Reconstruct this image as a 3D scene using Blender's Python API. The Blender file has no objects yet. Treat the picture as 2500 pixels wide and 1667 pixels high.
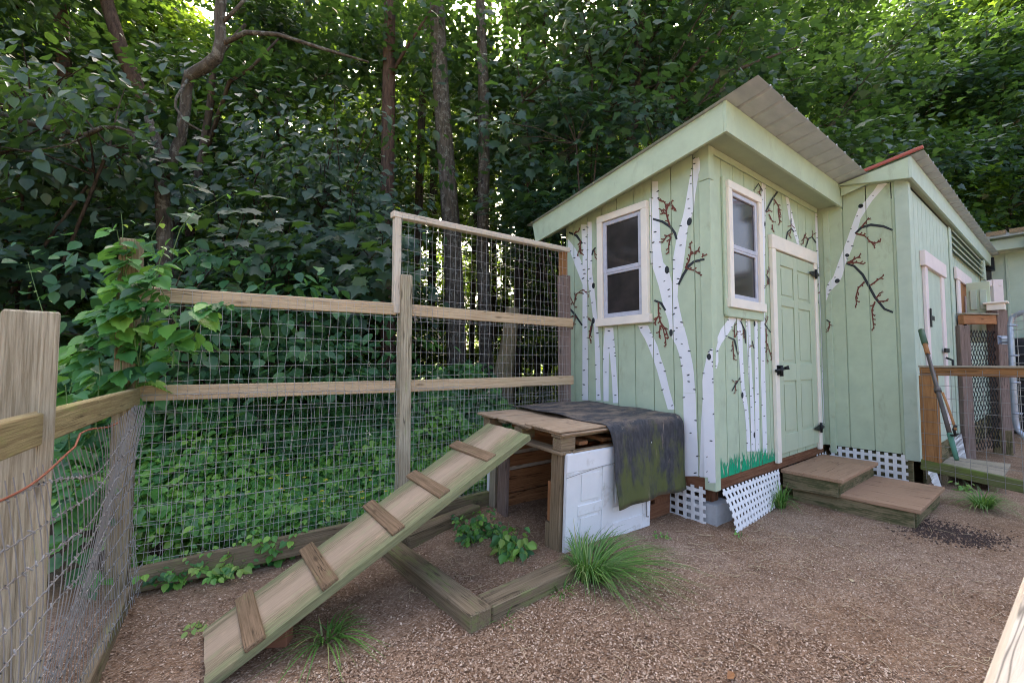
import bpy, math, random
import numpy as np
from math import sin, cos, pi, radians, atan2, sqrt
from mathutils import Matrix, Vector

random.seed(7)
RNG = np.random.default_rng(7)
SC = bpy.context.scene
COL = SC.collection

# ------------------------------------------------------------------ camera
# world axes: X along the door wall of the shed (and the back fence), Y along the window wall, Z up, metres
F_PX, PITCH, YAW, EYE = 1048.2, radians(2.736), 0.92049, 1.25
cam_d = bpy.data.cameras.new('camera'); cam = bpy.data.objects.new('camera', cam_d); COL.objects.link(cam)
cam_d.sensor_width = 36.0; cam_d.lens = F_PX * 36.0 / 2500.0
cam_d.clip_start = 0.02; cam_d.clip_end = 2000
cam.location = (0, 0, EYE)
cam.rotation_euler = (pi / 2 + PITCH, 0, YAW - pi / 2)
cam_d.dof.use_dof = True; cam_d.dof.focus_distance = 3.6; cam_d.dof.aperture_fstop = 7.0
SC.camera = cam

# ------------------------------------------------------------------ sky, sun, exposure
SUN_EL, SUN_YAW = radians(41), radians(62)          # the sun stands behind the wood
world = bpy.data.worlds.new('World'); SC.world = world; world.use_nodes = True
wn, wl = world.node_tree.nodes, world.node_tree.links
bg = wn['Background']; sky = wn.new('ShaderNodeTexSky'); sky.sky_type = 'NISHITA'
sky.sun_disc = False; sky.sun_elevation = SUN_EL; sky.sun_rotation = pi / 2 - SUN_YAW
sky.air_density = 0.75; sky.dust_density = 8.0; sky.ozone_density = 0.0
wl.new(sky.outputs[0], bg.inputs[0]); bg.inputs[1].default_value = 0.12
sun_d = bpy.data.lights.new('sun', 'SUN'); sun_d.energy = 2.0; sun_d.angle = radians(0.6); sun_d.color = (1.0, 0.95, 0.86)
sun = bpy.data.objects.new('sun', sun_d); COL.objects.link(sun)
sd = Vector((cos(SUN_YAW) * cos(SUN_EL), sin(SUN_YAW) * cos(SUN_EL), sin(SUN_EL)))
sun.rotation_euler = sd.to_track_quat('Z', 'Y').to_euler(); sun.location = (0, 0, 30)
SC.view_settings.view_transform = 'Standard'; SC.view_settings.look = 'None'
SC.view_settings.gamma = 1.0; SC.view_settings.use_curve_mapping = False
SC.view_settings.exposure = 2.95
SC.render.engine = 'CYCLES'
SC.cycles.max_bounces = 7; SC.cycles.diffuse_bounces = 4; SC.cycles.transmission_bounces = 5
SC.cycles.use_denoising = True; SC.cycles.filter_width = 1.05; SC.cycles.denoising_prefilter = 'ACCURATE'

# ------------------------------------------------------------------ measuring helpers: photo point -> point on a real plane
_f = np.array([cos(YAW), sin(YAW), 0]); _r = np.array([sin(YAW), -cos(YAW), 0]); _u = np.array([0, 0, 1.0])
_f2 = _f * cos(PITCH) + _u * sin(PITCH); _u2 = -_f * sin(PITCH) + _u * cos(PITCH)
EYEP = np.array([0, 0, EYE])
def ray(x, y): return _f2 + _r * (x - 1250) / F_PX - _u2 * (y - 833.5) / F_PX
def on_z(x, y, z=0.0): d = ray(x, y); return EYEP + d * ((z - EYE) / d[2])
def on_x(x, y, X): d = ray(x, y); return EYEP + d * (X / d[0])
def on_y(x, y, Y): d = ray(x, y); return EYEP + d * (Y / d[1])
def at(x, y, dist): return EYEP + ray(x, y) * dist

# ------------------------------------------------------------------ object helpers
WM = {}
def link(o, parent=None, M=None):
    COL.objects.link(o)
    M = M or Matrix.Identity(4)
    WM[o.name] = M
    if parent is not None:
        o.parent = parent; o.matrix_parent_inverse = WM[parent.name].inverted()
    o.matrix_basis = M
    return o
def tag(o, label=None, cat=None, group=None, kind=None):
    if label: o['label'] = label
    if cat: o['category'] = cat
    if group: o['group'] = group
    if kind: o['kind'] = kind
    return o
def thing(name, loc, label, cat, group=None):
    o = bpy.data.objects.new(name, None); o.empty_display_size = 0.2
    link(o, None, Matrix.Translation(Vector(loc)))
    return tag(o, label, cat, group)
def meshobj(name, verts, faces, mat, parent=None, M=None, smooth=False, mats=None, fmat=None):
    me = bpy.data.meshes.new(name); me.from_pydata([tuple(v) for v in verts], [], faces); me.update()
    if mats:
        for m in mats: me.materials.append(m)
        if fmat is not None: me.polygons.foreach_set('material_index', fmat)
    elif mat: me.materials.append(mat)
    if smooth: me.polygons.foreach_set('use_smooth', [True] * len(me.polygons))
    return link(bpy.data.objects.new(name, me), parent, M)
def fastmesh(name, V, loops, starts, totals, mat, smooth=False):
    me = bpy.data.meshes.new(name)
    me.vertices.add(len(V)); me.vertices.foreach_set('co', np.ascontiguousarray(V, np.float32).ravel())
    me.loops.add(len(loops)); me.loops.foreach_set('vertex_index', np.asarray(loops, np.int32))
    me.polygons.add(len(starts)); me.polygons.foreach_set('loop_start', np.asarray(starts, np.int32))
    me.polygons.foreach_set('loop_total', np.asarray(totals, np.int32))
    if mat: me.materials.append(mat)
    me.update(calc_edges=True)
    if smooth: me.polygons.foreach_set('use_smooth', [True] * len(starts))
    return me
_cb = {}
def chamfer_mesh(L, W, T, b, mat, name):
    key = (round(L, 4), round(W, 4), round(T, 4), round(b, 4), mat.name, name)
    if key in _cb: return _cb[key]
    b = min(b, L * .3, W * .3, T * .3)
    h = (L / 2, W / 2, T / 2); V = []; idx = {}
    for sx in (-1, 1):
        for sy in (-1, 1):
            for sz in (-1, 1):
                s = (sx, sy, sz)
                for a in range(3):
                    v = [s[k] * (h[k] - (0 if k == a else b)) for k in range(3)]
                    idx[(s, a)] = len(V); V.append(v)
    Fc = []
    for a in range(3):
        o1, o2 = [k for k in range(3) if k != a]
        for s in (-1, 1):
            q = []
            for p1, p2 in ((-1, -1), (1, -1), (1, 1), (-1, 1)):
                c = [0, 0, 0]; c[a] = s; c[o1] = p1; c[o2] = p2; q.append(idx[(tuple(c), a)])
            Fc.append(q)
    for a in range(3):
        o1, o2 = [k for k in range(3) if k != a]
        for s1 in (-1, 1):
            for s2 in (-1, 1):
                c0 = [0, 0, 0]; c0[a] = -1; c0[o1] = s1; c0[o2] = s2; c1 = list(c0); c1[a] = 1
                c0, c1 = tuple(c0), tuple(c1)
                Fc.append([idx[(c0, o1)], idx[(c1, o1)], idx[(c1, o2)], idx[(c0, o2)]])
    for sx in (-1, 1):
        for sy in (-1, 1):
            for sz in (-1, 1):
                s = (sx, sy, sz); Fc.append([idx[(s, 0)], idx[(s, 1)], idx[(s, 2)]])
    me = bpy.data.meshes.new(name); me.from_pydata(V, [], Fc); me.update()
    # consistent outward normals
    out = []
    for p in me.polygons:
        c = p.center; n = p.normal
        vs = list(p.vertices)
        if c.dot(n) < 0: vs.reverse()
        out.append(vs)
    me.clear_geometry(); me.from_pydata(V, [], out); me.update()
    me.materials.append(mat); _cb[key] = me
    return me
def board(name, mat, parent, p0, p1, w, t, nrm=(0, 0, 1), bev=0.004):
    p0 = Vector(p0); p1 = Vector(p1); x = (p1 - p0); L = x.length; x.normalize()
    z = Vector(nrm); z = (z - x * z.dot(x)).normalized(); y = z.cross(x)
    M = Matrix.Translation((p0 + p1) / 2) @ Matrix((x, y, z)).transposed().to_4x4()
    return link(bpy.data.objects.new(name, chamfer_mesh(L, w, t, bev, mat, name)), parent, M)
def box(name, mat, parent, lo, hi, bev=0.004):
    lo = Vector(lo); hi = Vector(hi); c = (lo + hi) / 2; d = hi - lo
    ax = max(range(3), key=lambda k: d[k]); e = Vector((0, 0, 0)); e[ax] = d[ax] / 2
    oth = [k for k in range(3) if k != ax]; tk = min(oth, key=lambda k: d[k]); wk = [k for k in oth if k != tk][0]
    n = Vector((0, 0, 0)); n[tk] = 1
    return board(name, mat, parent, c - e, c + e, d[wk], d[tk], n, bev)
def prism(name, mat, parent, poly, axis, a0, a1):
    """poly in the two other axes (for axis 0: (y, z); axis 1: (x, z); axis 2: (x, y)), extruded from a0 to a1"""
    c = [sum(p[0] for p in poly) / len(poly), sum(p[1] for p in poly) / len(poly)]
    def P(p, a):
        q = (p[0] - c[0], p[1] - c[1]); a -= (a0 + a1) / 2
        return {0: (a, q[0], q[1]), 1: (q[0], a, q[1]), 2: (q[0], q[1], a)}[axis]
    n = len(poly); V = [P(p, a0) for p in poly] + [P(p, a1) for p in poly]
    Fc = [list(range(n))[::-1], list(range(n, 2 * n))] + [[i, (i + 1) % n, n + (i + 1) % n, n + i] for i in range(n)]
    m = (a0 + a1) / 2
    loc = {0: (m, c[0], c[1]), 1: (c[0], m, c[1]), 2: (c[0], c[1], m)}[axis]
    o = meshobj(name, V, Fc, mat, parent, Matrix.Translation(loc))
    import bmesh
    bm = bmesh.new(); bm.from_mesh(o.data); bmesh.ops.recalc_face_normals(bm, faces=bm.faces); bm.to_mesh(o.data); bm.free()
    return o
def tube_geo(pts, rad, seg=8, V=None, Fc=None, caps=True):
    V = [] if V is None else V; Fc = [] if Fc is None else Fc
    pts = [Vector(p) for p in pts]; n = len(pts)
    if not hasattr(rad, '__len__'): rad = [rad] * n
    base = len(V); up = None
    for i, p in enumerate(pts):
        d = (pts[min(i + 1, n - 1)] - pts[max(i - 1, 0)]).normalized()
        if up is None:
            up = Vector((0, 0, 1)) if abs(d.z) < .9 else Vector((1, 0, 0))
        u = (up - d * up.dot(d)).normalized(); v = d.cross(u); up = u
        for k in range(seg):
            a = 2 * pi * k / seg; V.append(p + (u * cos(a) + v * sin(a)) * rad[i])
    for i in range(n - 1):
        for k in range(seg):
            a, b = base + i * seg + k, base + i * seg + (k + 1) % seg
            Fc.append([a, b, b + seg, a + seg])
    if caps:
        Fc.append([base + k for k in range(seg)][::-1]); Fc.append([base + (n - 1) * seg + k for k in range(seg)])
    return V, Fc
def tube(name, mat, parent, pts, rad, seg=8, smooth=True):
    V, Fc = tube_geo(pts, rad, seg); return meshobj(name, V, Fc, mat, parent, smooth=smooth)
def wires(name, mat, parent, lines, r, seg=4):
    V, Fc = [], []
    for l in lines: tube_geo(l, r, seg, V, Fc, caps=False)
    return meshobj(name, V, Fc, mat, parent, smooth=True)

# ------------------------------------------------------------------ materials
def newmat(name):
    m = bpy.data.materials.new(name); m.use_nodes = True
    nt = m.node_tree; return m, nt, nt.nodes['Principled BSDF']
def N(nt, t, **kw):
    n = nt.nodes.new(t)
    for k, v in kw.items():
        if k in n.inputs.keys(): n.inputs[k].default_value = v
        else: setattr(n, k, v)
    return n
def ramp(nt, fac, stops):
    r = nt.nodes.new('ShaderNodeValToRGB'); e = r.color_ramp.elements
    while len(e) < len(stops): e.new(0.5)
    for i, (p, c) in enumerate(stops):
        e[i].position = p; e[i].color = (*c, 1) if len(c) == 3 else c
    nt.links.new(fac, r.inputs[0]); return r.outputs[0]
def coords(nt, scale=(1, 1, 1), rnd=True, out='Object'):
    tc = nt.nodes.new('ShaderNodeTexCoord'); mp = nt.nodes.new('ShaderNodeMapping')
    nt.links.new(tc.outputs[out], mp.inputs[0]); mp.inputs['Scale'].default_value = scale
    if rnd:
        oi = nt.nodes.new('ShaderNodeObjectInfo'); mu = nt.nodes.new('ShaderNodeVectorMath'); mu.operation = 'SCALE'
        cb = nt.nodes.new('ShaderNodeCombineXYZ')
        for k in range(3): nt.links.new(oi.outputs['Random'], cb.inputs[k])
        nt.links.new(cb.outputs[0], mu.inputs[0]); mu.inputs['Scale'].default_value = 37.0
        nt.links.new(mu.outputs[0], mp.inputs['Location'])
    return mp.outputs[0]
def noise(nt, vec, scale, detail=4, rough=.6):
    n = nt.nodes.new('ShaderNodeTexNoise'); n.inputs['Scale'].default_value = scale
    n.inputs['Detail'].default_value = detail; n.inputs['Roughness'].default_value = rough
    if vec is not None: nt.links.new(vec, n.inputs['Vector'])
    return n.outputs['Fac']
def mix(nt, fac, a, b):
    m = nt.nodes.new('ShaderNodeMix'); m.data_type = 'RGBA'
    for s, v in ((m.inputs['Factor'], fac), (m.inputs['A'], a), (m.inputs['B'], b)):
        if hasattr(v, 'is_linked') or hasattr(v, 'links'): nt.links.new(v, s)
        elif isinstance(v, (int, float)): s.default_value = v
        else: s.default_value = (*v, 1)
    return m.outputs['Result']
def bump(nt, h, strength, dist, prin):
    b = nt.nodes.new('ShaderNodeBump'); b.inputs['Strength'].default_value = strength; b.inputs['Distance'].default_value = dist
    nt.links.new(h, b.inputs['Height']); nt.links.new(b.outputs[0], prin.inputs['Normal'])

def wood(name, light, dark, moss=None, moss_lo=.5, dirt=None, dirt_lo=.55, rough=.85, grain=1.0, knots=True):
    m, nt, p = newmat(name)
    v = coords(nt, (1.5, 52 * grain, 52 * grain)); v2 = coords(nt, (1, 1, 1))
    g = noise(nt, v, 2.4, 9, .74)
    col = ramp(nt, g, [(.30, tuple(x * .7 for x in dark)), (.42, dark), (.55, tuple((a * 1.2 + b * .8) / 2 for a, b in zip(light, dark))), (.70, light)])
    big = noise(nt, v2, 3.0, 3)
    col = mix(nt, ramp(nt, big, [(.35, (0, 0, 0)), (.7, (1, 1, 1))]), col, mix(nt, .45, col, dark))
    ck = noise(nt, coords(nt, (.55, 15, 15)), 2.0, 3, .5)
    cr = ramp(nt, ck, [(.485, (0, 0, 0)), (.498, (.85, .85, .85)), (.505, (.85, .85, .85)), (.518, (0, 0, 0))])
    cmask = ramp(nt, noise(nt, coords(nt, (1.2, 3, 3)), 2.2, 2), [(.50, (0, 0, 0)), (.58, (1, 1, 1))])
    mm = nt.nodes.new('ShaderNodeMath'); mm.operation = 'MULTIPLY'; nt.links.new(cr, mm.inputs[0]); nt.links.new(cmask, mm.inputs[1])
    col = mix(nt, mm.outputs[0], col, tuple(x * .22 for x in dark))
    if knots:
        vo = nt.nodes.new('ShaderNodeTexVoronoi'); vk = coords(nt, (2.4, 9, 9)); nt.links.new(vk, vo.inputs['Vector']); vo.inputs['Scale'].default_value = 1.0
        k = ramp(nt, vo.outputs['Distance'], [(.06, (.8, .8, .8)), (.12, (0, 0, 0))])
        col = mix(nt, k, col, tuple(c * .45 for c in dark))
    if dirt:
        n = noise(nt, coords(nt, (2, 5, 5)), 2.4, 5, .7)
        col = mix(nt, ramp(nt, n, [(dirt_lo, (0, 0, 0)), (dirt_lo + .12, (1, 1, 1))]), col, dirt)
    if moss:
        n = noise(nt, coords(nt, (1.3, 4, 4)), 2.6, 6, .72)
        n2 = noise(nt, coords(nt, (2.2, 42, 42)), 1.6, 5, .7)
        ad = nt.nodes.new('ShaderNodeMath'); ad.operation = 'MULTIPLY_ADD'; nt.links.new(n2, ad.inputs[0]); ad.inputs[1].default_value = .55; nt.links.new(n, ad.inputs[2])
        sb = nt.nodes.new('ShaderNodeMath'); sb.operation = 'SUBTRACT'; nt.links.new(ad.outputs[0], sb.inputs[0]); sb.inputs[1].default_value = .275
        col = mix(nt, ramp(nt, sb.outputs[0], [(moss_lo, (0, 0, 0)), (moss_lo + .13, (.75, .75, .75))]), col, moss)
    nt.links.new(col, p.inputs['Base Color']); p.inputs['Roughness'].default_value = rough
    p.inputs['Specular IOR Level'].default_value = .2
    bump(nt, g, .8, .005, p); return m
def wear(mat, half, inner, moss, tan):
    """tan worn middle and mossy outer edges along a plank (y across the plank)"""
    nt = mat.node_tree; pr = nt.nodes['Principled BSDF']; src = pr.inputs['Base Color'].links[0].from_socket
    tc = nt.nodes.new('ShaderNodeTexCoord'); sx = nt.nodes.new('ShaderNodeSeparateXYZ'); nt.links.new(tc.outputs['Object'], sx.inputs[0])
    ab = nt.nodes.new('ShaderNodeMath'); ab.operation = 'ABSOLUTE'; nt.links.new(sx.outputs['Y'], ab.inputs[0])
    n = noise(nt, coords(nt, (1.5, 9, 9)), 2.2, 6, .7); m1 = nt.nodes.new('ShaderNodeMath'); m1.operation = 'MULTIPLY_ADD'; nt.links.new(n, m1.inputs[0]); m1.inputs[1].default_value = half * .9; nt.links.new(ab.outputs[0], m1.inputs[2])
    edge = ramp(nt, m1.outputs[0], [(half * inner + half * .40, (0, 0, 0)), (half * inner + half * .75, (.75, .75, .75))])
    c1 = mix(nt, ramp(nt, m1.outputs[0], [(half * .62, (.6, .6, .6)), (half * .95, (0, 0, 0))]), src, tan)
    g = noise(nt, coords(nt, (1.3, 30, 30)), 2.2, 7, .75)
    nt.links.new(mix(nt, edge, c1, mix(nt, ramp(nt, g, [(.38, (0, 0, 0)), (.62, (1, 1, 1))]), tuple(x * .55 for x in moss), moss)), pr.inputs['Base Color'])
def paint(name, col, var=.06, rough=.6, bumpy=.25, dirt=None, dirt_lo=.62, scale=7, stretch=(1, 1, 1)):
    m, nt, p = newmat(name)
    n = noise(nt, coords(nt, stretch), scale, 5, .6)
    c = ramp(nt, n, [(.3, tuple(x * (1 - var) for x in col)), (.7, tuple(min(1, x * (1 + var)) for x in col))])
    if dirt:
        d = noise(nt, coords(nt, (3, 3, 1.1)), 1.7, 7, .72)
        c = mix(nt, ramp(nt, d, [(dirt_lo, (0, 0, 0)), (dirt_lo + .2, (.75, .75, .75))]), c, dirt)
    nt.links.new(c, p.inputs['Base Color']); p.inputs['Roughness'].default_value = rough; p.inputs['Specular IOR Level'].default_value = .3
    f = noise(nt, coords(nt, (18, 18, 90)), 2.0, 3); bump(nt, f, bumpy, .002, p)
    return m
def plain(name, col, rough=.6, metal=0.0, spec=.4):
    m, nt, p = newmat(name)
    n = noise(nt, coords(nt), 14, 4)
    c = ramp(nt, n, [(.3, tuple(x * .88 for x in col)), (.7, tuple(min(1, x * 1.1) for x in col))])
    nt.links.new(c, p.inputs['Base Color']); p.inputs['Roughness'].default_value = rough; p.inputs['Metallic'].default_value = metal
    p.inputs['Specular IOR Level'].default_value = spec
    return m

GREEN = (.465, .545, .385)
M_green = paint('sage_paint', GREEN, .07, .65, .35, dirt=(.28, .29, .18), dirt_lo=.57)
M_greenB = paint('sage_paint_bluish', (.46, .535, .43), .07, .65, .35, dirt=(.30, .40, .30), dirt_lo=.58)
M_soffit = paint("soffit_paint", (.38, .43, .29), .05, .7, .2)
M_door = paint('door_paint', (.48, .54, .385), .04, .5, .1)
M_cream = paint('cream_paint', (.84, .76, .65), .05, .6, .2)
M_white = paint('white_paint', (.80, .79, .79), .04, .5, .15, dirt=(.40, .34, .26), dirt_lo=.57)
M_birch = paint('birch_white_paint', (.80, .80, .82), .03, .6, .2)
M_char = plain('charcoal_paint', (.028, .034, .038), .7)
M_twig = plain('twig_paint', (.15, .042, .028), .7)
M_paintgrass = plain('painted_grass_green', (.0, .36, .17), .55)
M_vinyl = plain('shaded_window_vinyl', (.50, .50, .56), .45)  # white vinyl with its shade mixed into the colour as grey lilac
M_black = plain('black_iron', (.015, .015, .016), .45, .3)
M_lattice = plain('white_lattice', (.80, .78, .76), .5)
M_band = wood('brown_band', (.30, .15, .08), (.15, .06, .03), rough=.8)
M_new = wood('new_lumber', (.69, .54, .36), (.47, .33, .19), moss=(.38, .37, .19), moss_lo=.62, rough=.8)
M_pale = wood('pale_lumber', (.74, .66, .54), (.56, .47, .36), rough=.8)
M_orange = wood('orange_lumber', (.45, .24, .10), (.26, .12, .045), rough=.75)
M_grey = wood('weathered_grey', (.46, .40, .30), (.25, .21, .15), moss=(.24, .26, .12), moss_lo=.60)
M_post = wood('weathered_post', (.62, .54, .39), (.27, .22, .14), moss=(.33, .34, .15), moss_lo=.60)
M_treat = wood('treated_rail', (.40, .33, .16), (.23, .17, .08), moss=(.27, .27, .09), moss_lo=.58)
M_fencepost = wood('grey_fence_post', (.46, .375, .235), (.20, .155, .09), moss=(.27, .29, .12), moss_lo=.58)
M_purple = wood('purple_grey_post', (.33, .24, .20), (.17, .12, .10))
M_ramp = wood('ramp_plank', (.52, .39, .25), (.22, .165, .10), moss=(.24, .29, .12), moss_lo=.56, dirt=(.50, .34, .22), dirt_lo=.58, knots=False)
wear(M_ramp, .25, .55, (.24, .27, .125), (.50, .36, .25))
M_cleat = wood('cleat_wood', (.34, .22, .13), (.17, .11, .06), moss=(.22, .24, .09), moss_lo=.60)
M_bed = wood('bed_timber', (.31, .235, .15), (.15, .11, .065), moss=(.20, .22, .08), moss_lo=.52, dirt=(.07, .055, .04), dirt_lo=.60)
M_pallet = wood('pallet_wood', (.42, .31, .20), (.20, .14, .08), moss=(.25, .25, .10), moss_lo=.60)
M_brown = wood('brown_cedar', (.52, .25, .115), (.30, .13, .055))
M_plytop = wood('plywood_top', (.52, .38, .26), (.34, .23, .14), dirt=(.22, .14, .09), dirt_lo=.60, grain=.4)
M_step = wood('step_board', (.46, .29, .18), (.36, .215, .13), grain=.6, knots=False)
M_stepside = wood('step_side', (.34, .27, .15), (.17, .13, .07), moss=(.045, .06, .02), moss_lo=.46)
M_greenrail = wood('mossy_rail', (.20, .21, .09), (.10, .11, .045), moss=(.13, .19, .03), moss_lo=.47)
M_wire = plain('galvanised_wire', (.44, .42, .39), .5, .2)
M_darkwire = plain('dull_wire', (.25, .235, .215), .6, .1)
M_redcord = plain('red_cord', (.24, .07, .035), .6)
M_concrete = plain('concrete', (.42, .42, .42), .9)
M_plastic = plain('black_plastic', (.018, .018, .022), .4)
M_steel = plain('galvanised_tube', (.38, .42, .50), .35, .6)
M_brick = plain('old_brick', (.26, .11, .06), .9)
M_pink = paint('pinkish_paint', (.75, .64, .62), .05)
M_redroof = plain('red_roof_edge', (.38, .09, .06), .5)
M_toolgreen = plain('green_grip', (.05, .10, .05), .5)
M_toolgrey = plain('tool_shaft', (.09, .075, .065), .45, .4)

def m_roof():
    m, nt, p = newmat('metal_roof')
    c = ramp(nt, noise(nt, coords(nt, (1, 3, 1), False), 5, 5), [(.3, (.37, .41, .44)), (.7, (.47, .51, .54))])
    nt.links.new(c, p.inputs['Base Color']); p.inputs['Roughness'].default_value = .55; p.inputs['Metallic'].default_value = .1
    return m
M_roof = m_roof()
def m_glass():
    m, nt, p = newmat('dark_screened_glass')
    n = noise(nt, coords(nt), 5, 5)
    c = ramp(nt, n, [(.35, (.030, .026, .026)), (.7, (.055, .045, .042))]); nt.links.new(c, p.inputs['Base Color'])
    p.inputs['Roughness'].default_value = .10; p.inputs['Specular IOR Level'].default_value = .5
    return m
M_glass = m_glass()
def m_mat():
    m, nt, p = newmat('weathered_rubber')
    v = coords(nt, (1, 1, 1), False); n1 = noise(nt, coords(nt, (4.5, 2, 2.0), False), 1.3, 6, .7); n2 = noise(nt, v, 3.2, 6, .72)
    g = ramp(nt, noise(nt, coords(nt, (14, 14, 5), False), 3, 6), [(.3, (.028, .028, .032)), (.7, (.075, .073, .078))])
    geo = nt.nodes.new('ShaderNodeNewGeometry'); sx = nt.nodes.new('ShaderNodeSeparateXYZ'); nt.links.new(geo.outputs['Normal'], sx.inputs[0])
    ab = nt.nodes.new('ShaderNodeMath'); ab.operation = 'ABSOLUTE'; nt.links.new(sx.outputs['Z'], ab.inputs[0])
    tcm = nt.nodes.new('ShaderNodeTexCoord'); sm = nt.nodes.new('ShaderNodeSeparateXYZ'); nt.links.new(tcm.outputs['Object'], sm.inputs[0])
    mr = nt.nodes.new('ShaderNodeMapRange'); nt.links.new(sm.outputs['Z'], mr.inputs[0]); mr.inputs[1].default_value = .72; mr.inputs[2].default_value = .30; mr.inputs[3].default_value = -.08; mr.inputs[4].default_value = .12
    an = nt.nodes.new('ShaderNodeMath'); an.operation = 'ADD'; nt.links.new(n1, an.inputs[0]); nt.links.new(mr.outputs[0], an.inputs[1]); n1 = an.outputs[0]
    moss = mix(nt, ramp(nt, n1, [(.46, (0, 0, 0)), (.60, (.8, .8, .8))]), g, (.11, .125, .03))
    dust = mix(nt, ramp(nt, noise(nt, coords(nt, (2.5, 6, 6), False), 2.0, 7, .7), [(.45, (0, 0, 0)), (.60, (.9, .9, .9))]), g, (.22, .165, .12))
    c = mix(nt, ab.outputs[0], moss, dust)
    c = mix(nt, ramp(nt, noise(nt, coords(nt, (16, 16, 2), False), 1.2, 6, .7), [(.62, (0, 0, 0)), (.70, (1, 1, 1))]), c, (.26, .20, .15))
    nt.links.new(c, p.inputs['Base Color']); p.inputs['Roughness'].default_value = .7; p.inputs['Specular IOR Level'].default_value = .25
    bump(nt, n2, .4, .01, p); return m
M_mat = m_mat()
def m_ground():
    m, nt, p = newmat('dirt_ground')
    v = coords(nt, (1, 1, 1), False)
    big = noise(nt, v, .9, 5, .6); mid = noise(nt, v, 5.5, 6, .7); fine = noise(nt, v, 60, 4, .7)
    soil = ramp(nt, mid, [(.26, (.125, .070, .038)), (.5, (.26, .152, .085)), (.74, (.38, .24, .14))])
    soil = mix(nt, ramp(nt, big, [(.42, (0, 0, 0)), (.60, (1, 1, 1))]), soil, ramp(nt, mid, [(.3, (.24, .15, .098)), (.7, (.43, .30, .205))]))
    vo = nt.nodes.new('ShaderNodeTexVoronoi'); vo.inputs['Scale'].default_value = 95; nt.links.new(coords(nt, (1, 1.5, 1), False), vo.inputs['Vector'])
    sx = nt.nodes.new('ShaderNodeSeparateColor'); nt.links.new(vo.outputs['Color'], sx.inputs[0])
    chip = ramp(nt, sx.outputs[0], [(.0, (.06, .035, .025)), (.35, (.17, .105, .07)), (.7, (.30, .21, .15)), (.93, (.52, .40, .30)), (1, (.62, .50, .40))])
    soil = mix(nt, .4, soil, chip)
    # forest floor beyond the fence, meadow beyond the wood
    geo = nt.nodes.new('ShaderNodeNewGeometry'); sp = nt.nodes.new('ShaderNodeSeparateXYZ'); nt.links.new(geo.outputs['Position'], sp.inputs[0])
    def gt(sock, lo, hi):
        mr = nt.nodes.new('ShaderNodeMapRange'); nt.links.new(sock, mr.inputs[0]); mr.inputs[1].default_value = lo; mr.inputs[2].default_value = hi
        return mr.outputs[0]
    litter = ramp(nt, noise(nt, v, 14, 6, .75), [(.3, (.035, .028, .018)), (.55, (.085, .06, .035)), (.75, (.10, .12, .035))])
    c = mix(nt, gt(sp.outputs['Y'], 3.05, 3.5), soil, litter)
    ln = nt.nodes.new('ShaderNodeVectorMath'); ln.operation = 'LENGTH'; nt.links.new(geo.outputs['Position'], ln.inputs[0])
    grass = ramp(nt, noise(nt, v, 1.2, 6), [(.3, (.07, .13, .02)), (.7, (.15, .22, .05))])
    c = mix(nt, gt(ln.outputs['Value'], 26, 31), c, grass)
    nt.links.new(c, p.inputs['Base Color']); p.inputs['Roughness'].default_value = .95; p.inputs['Specular IOR Level'].default_value = .12
    hh = nt.nodes.new('ShaderNodeMath'); hh.operation = 'ADD'; nt.links.new(vo.outputs['Distance'], hh.inputs[0]); nt.links.new(fine, hh.inputs[1])
    bump(nt, hh.outputs[0], .7, .008, p); return m
M_ground = m_ground()
def m_chip():
    m, nt, p = newmat('wood_shavings')
    g = nt.nodes.new('ShaderNodeNewGeometry')
    c = ramp(nt, g.outputs['Random Per Island'], [(0, (.12, .066, .038)), (.3, (.27, .166, .102)), (.7, (.42, .285, .19)), (1, (.62, .475, .355))])
    nt.links.new(c, p.inputs['Base Color']); p.inputs['Roughness'].default_value = .9; p.inputs['Specular IOR Level'].default_value = .15; return m
M_chip = m_chip()
M_straw = plain('straw', (.55, .42, .25), .8)
def bark(name, a, b, lichen=None, scale=9):
    m, nt, p = newmat(name)
    v = coords(nt, (3, 3, .55)); n = noise(nt, v, scale, 7, .7)
    c = ramp(nt, n, [(.32, a), (.68, b)])
    if lichen:
        l = noise(nt, coords(nt), 16, 6, .7); c = mix(nt, ramp(nt, l, [(.53, (0, 0, 0)), (.62, (1, 1, 1))]), c, lichen)
    nt.links.new(c, p.inputs['Base Color']); p.inputs['Roughness'].default_value = .95; p.inputs['Specular IOR Level'].default_value = .1
    bump(nt, n, .9, .03, p); return m
M_bark = bark('brown_bark', (.035, .026, .02), (.12, .09, .068))
M_barkg = bark('grey_bark', (.04, .034, .028), (.15, .125, .10), (.20, .19, .16))
M_barkred = bark('red_bark', (.045, .029, .022), (.15, .095, .07))
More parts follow.
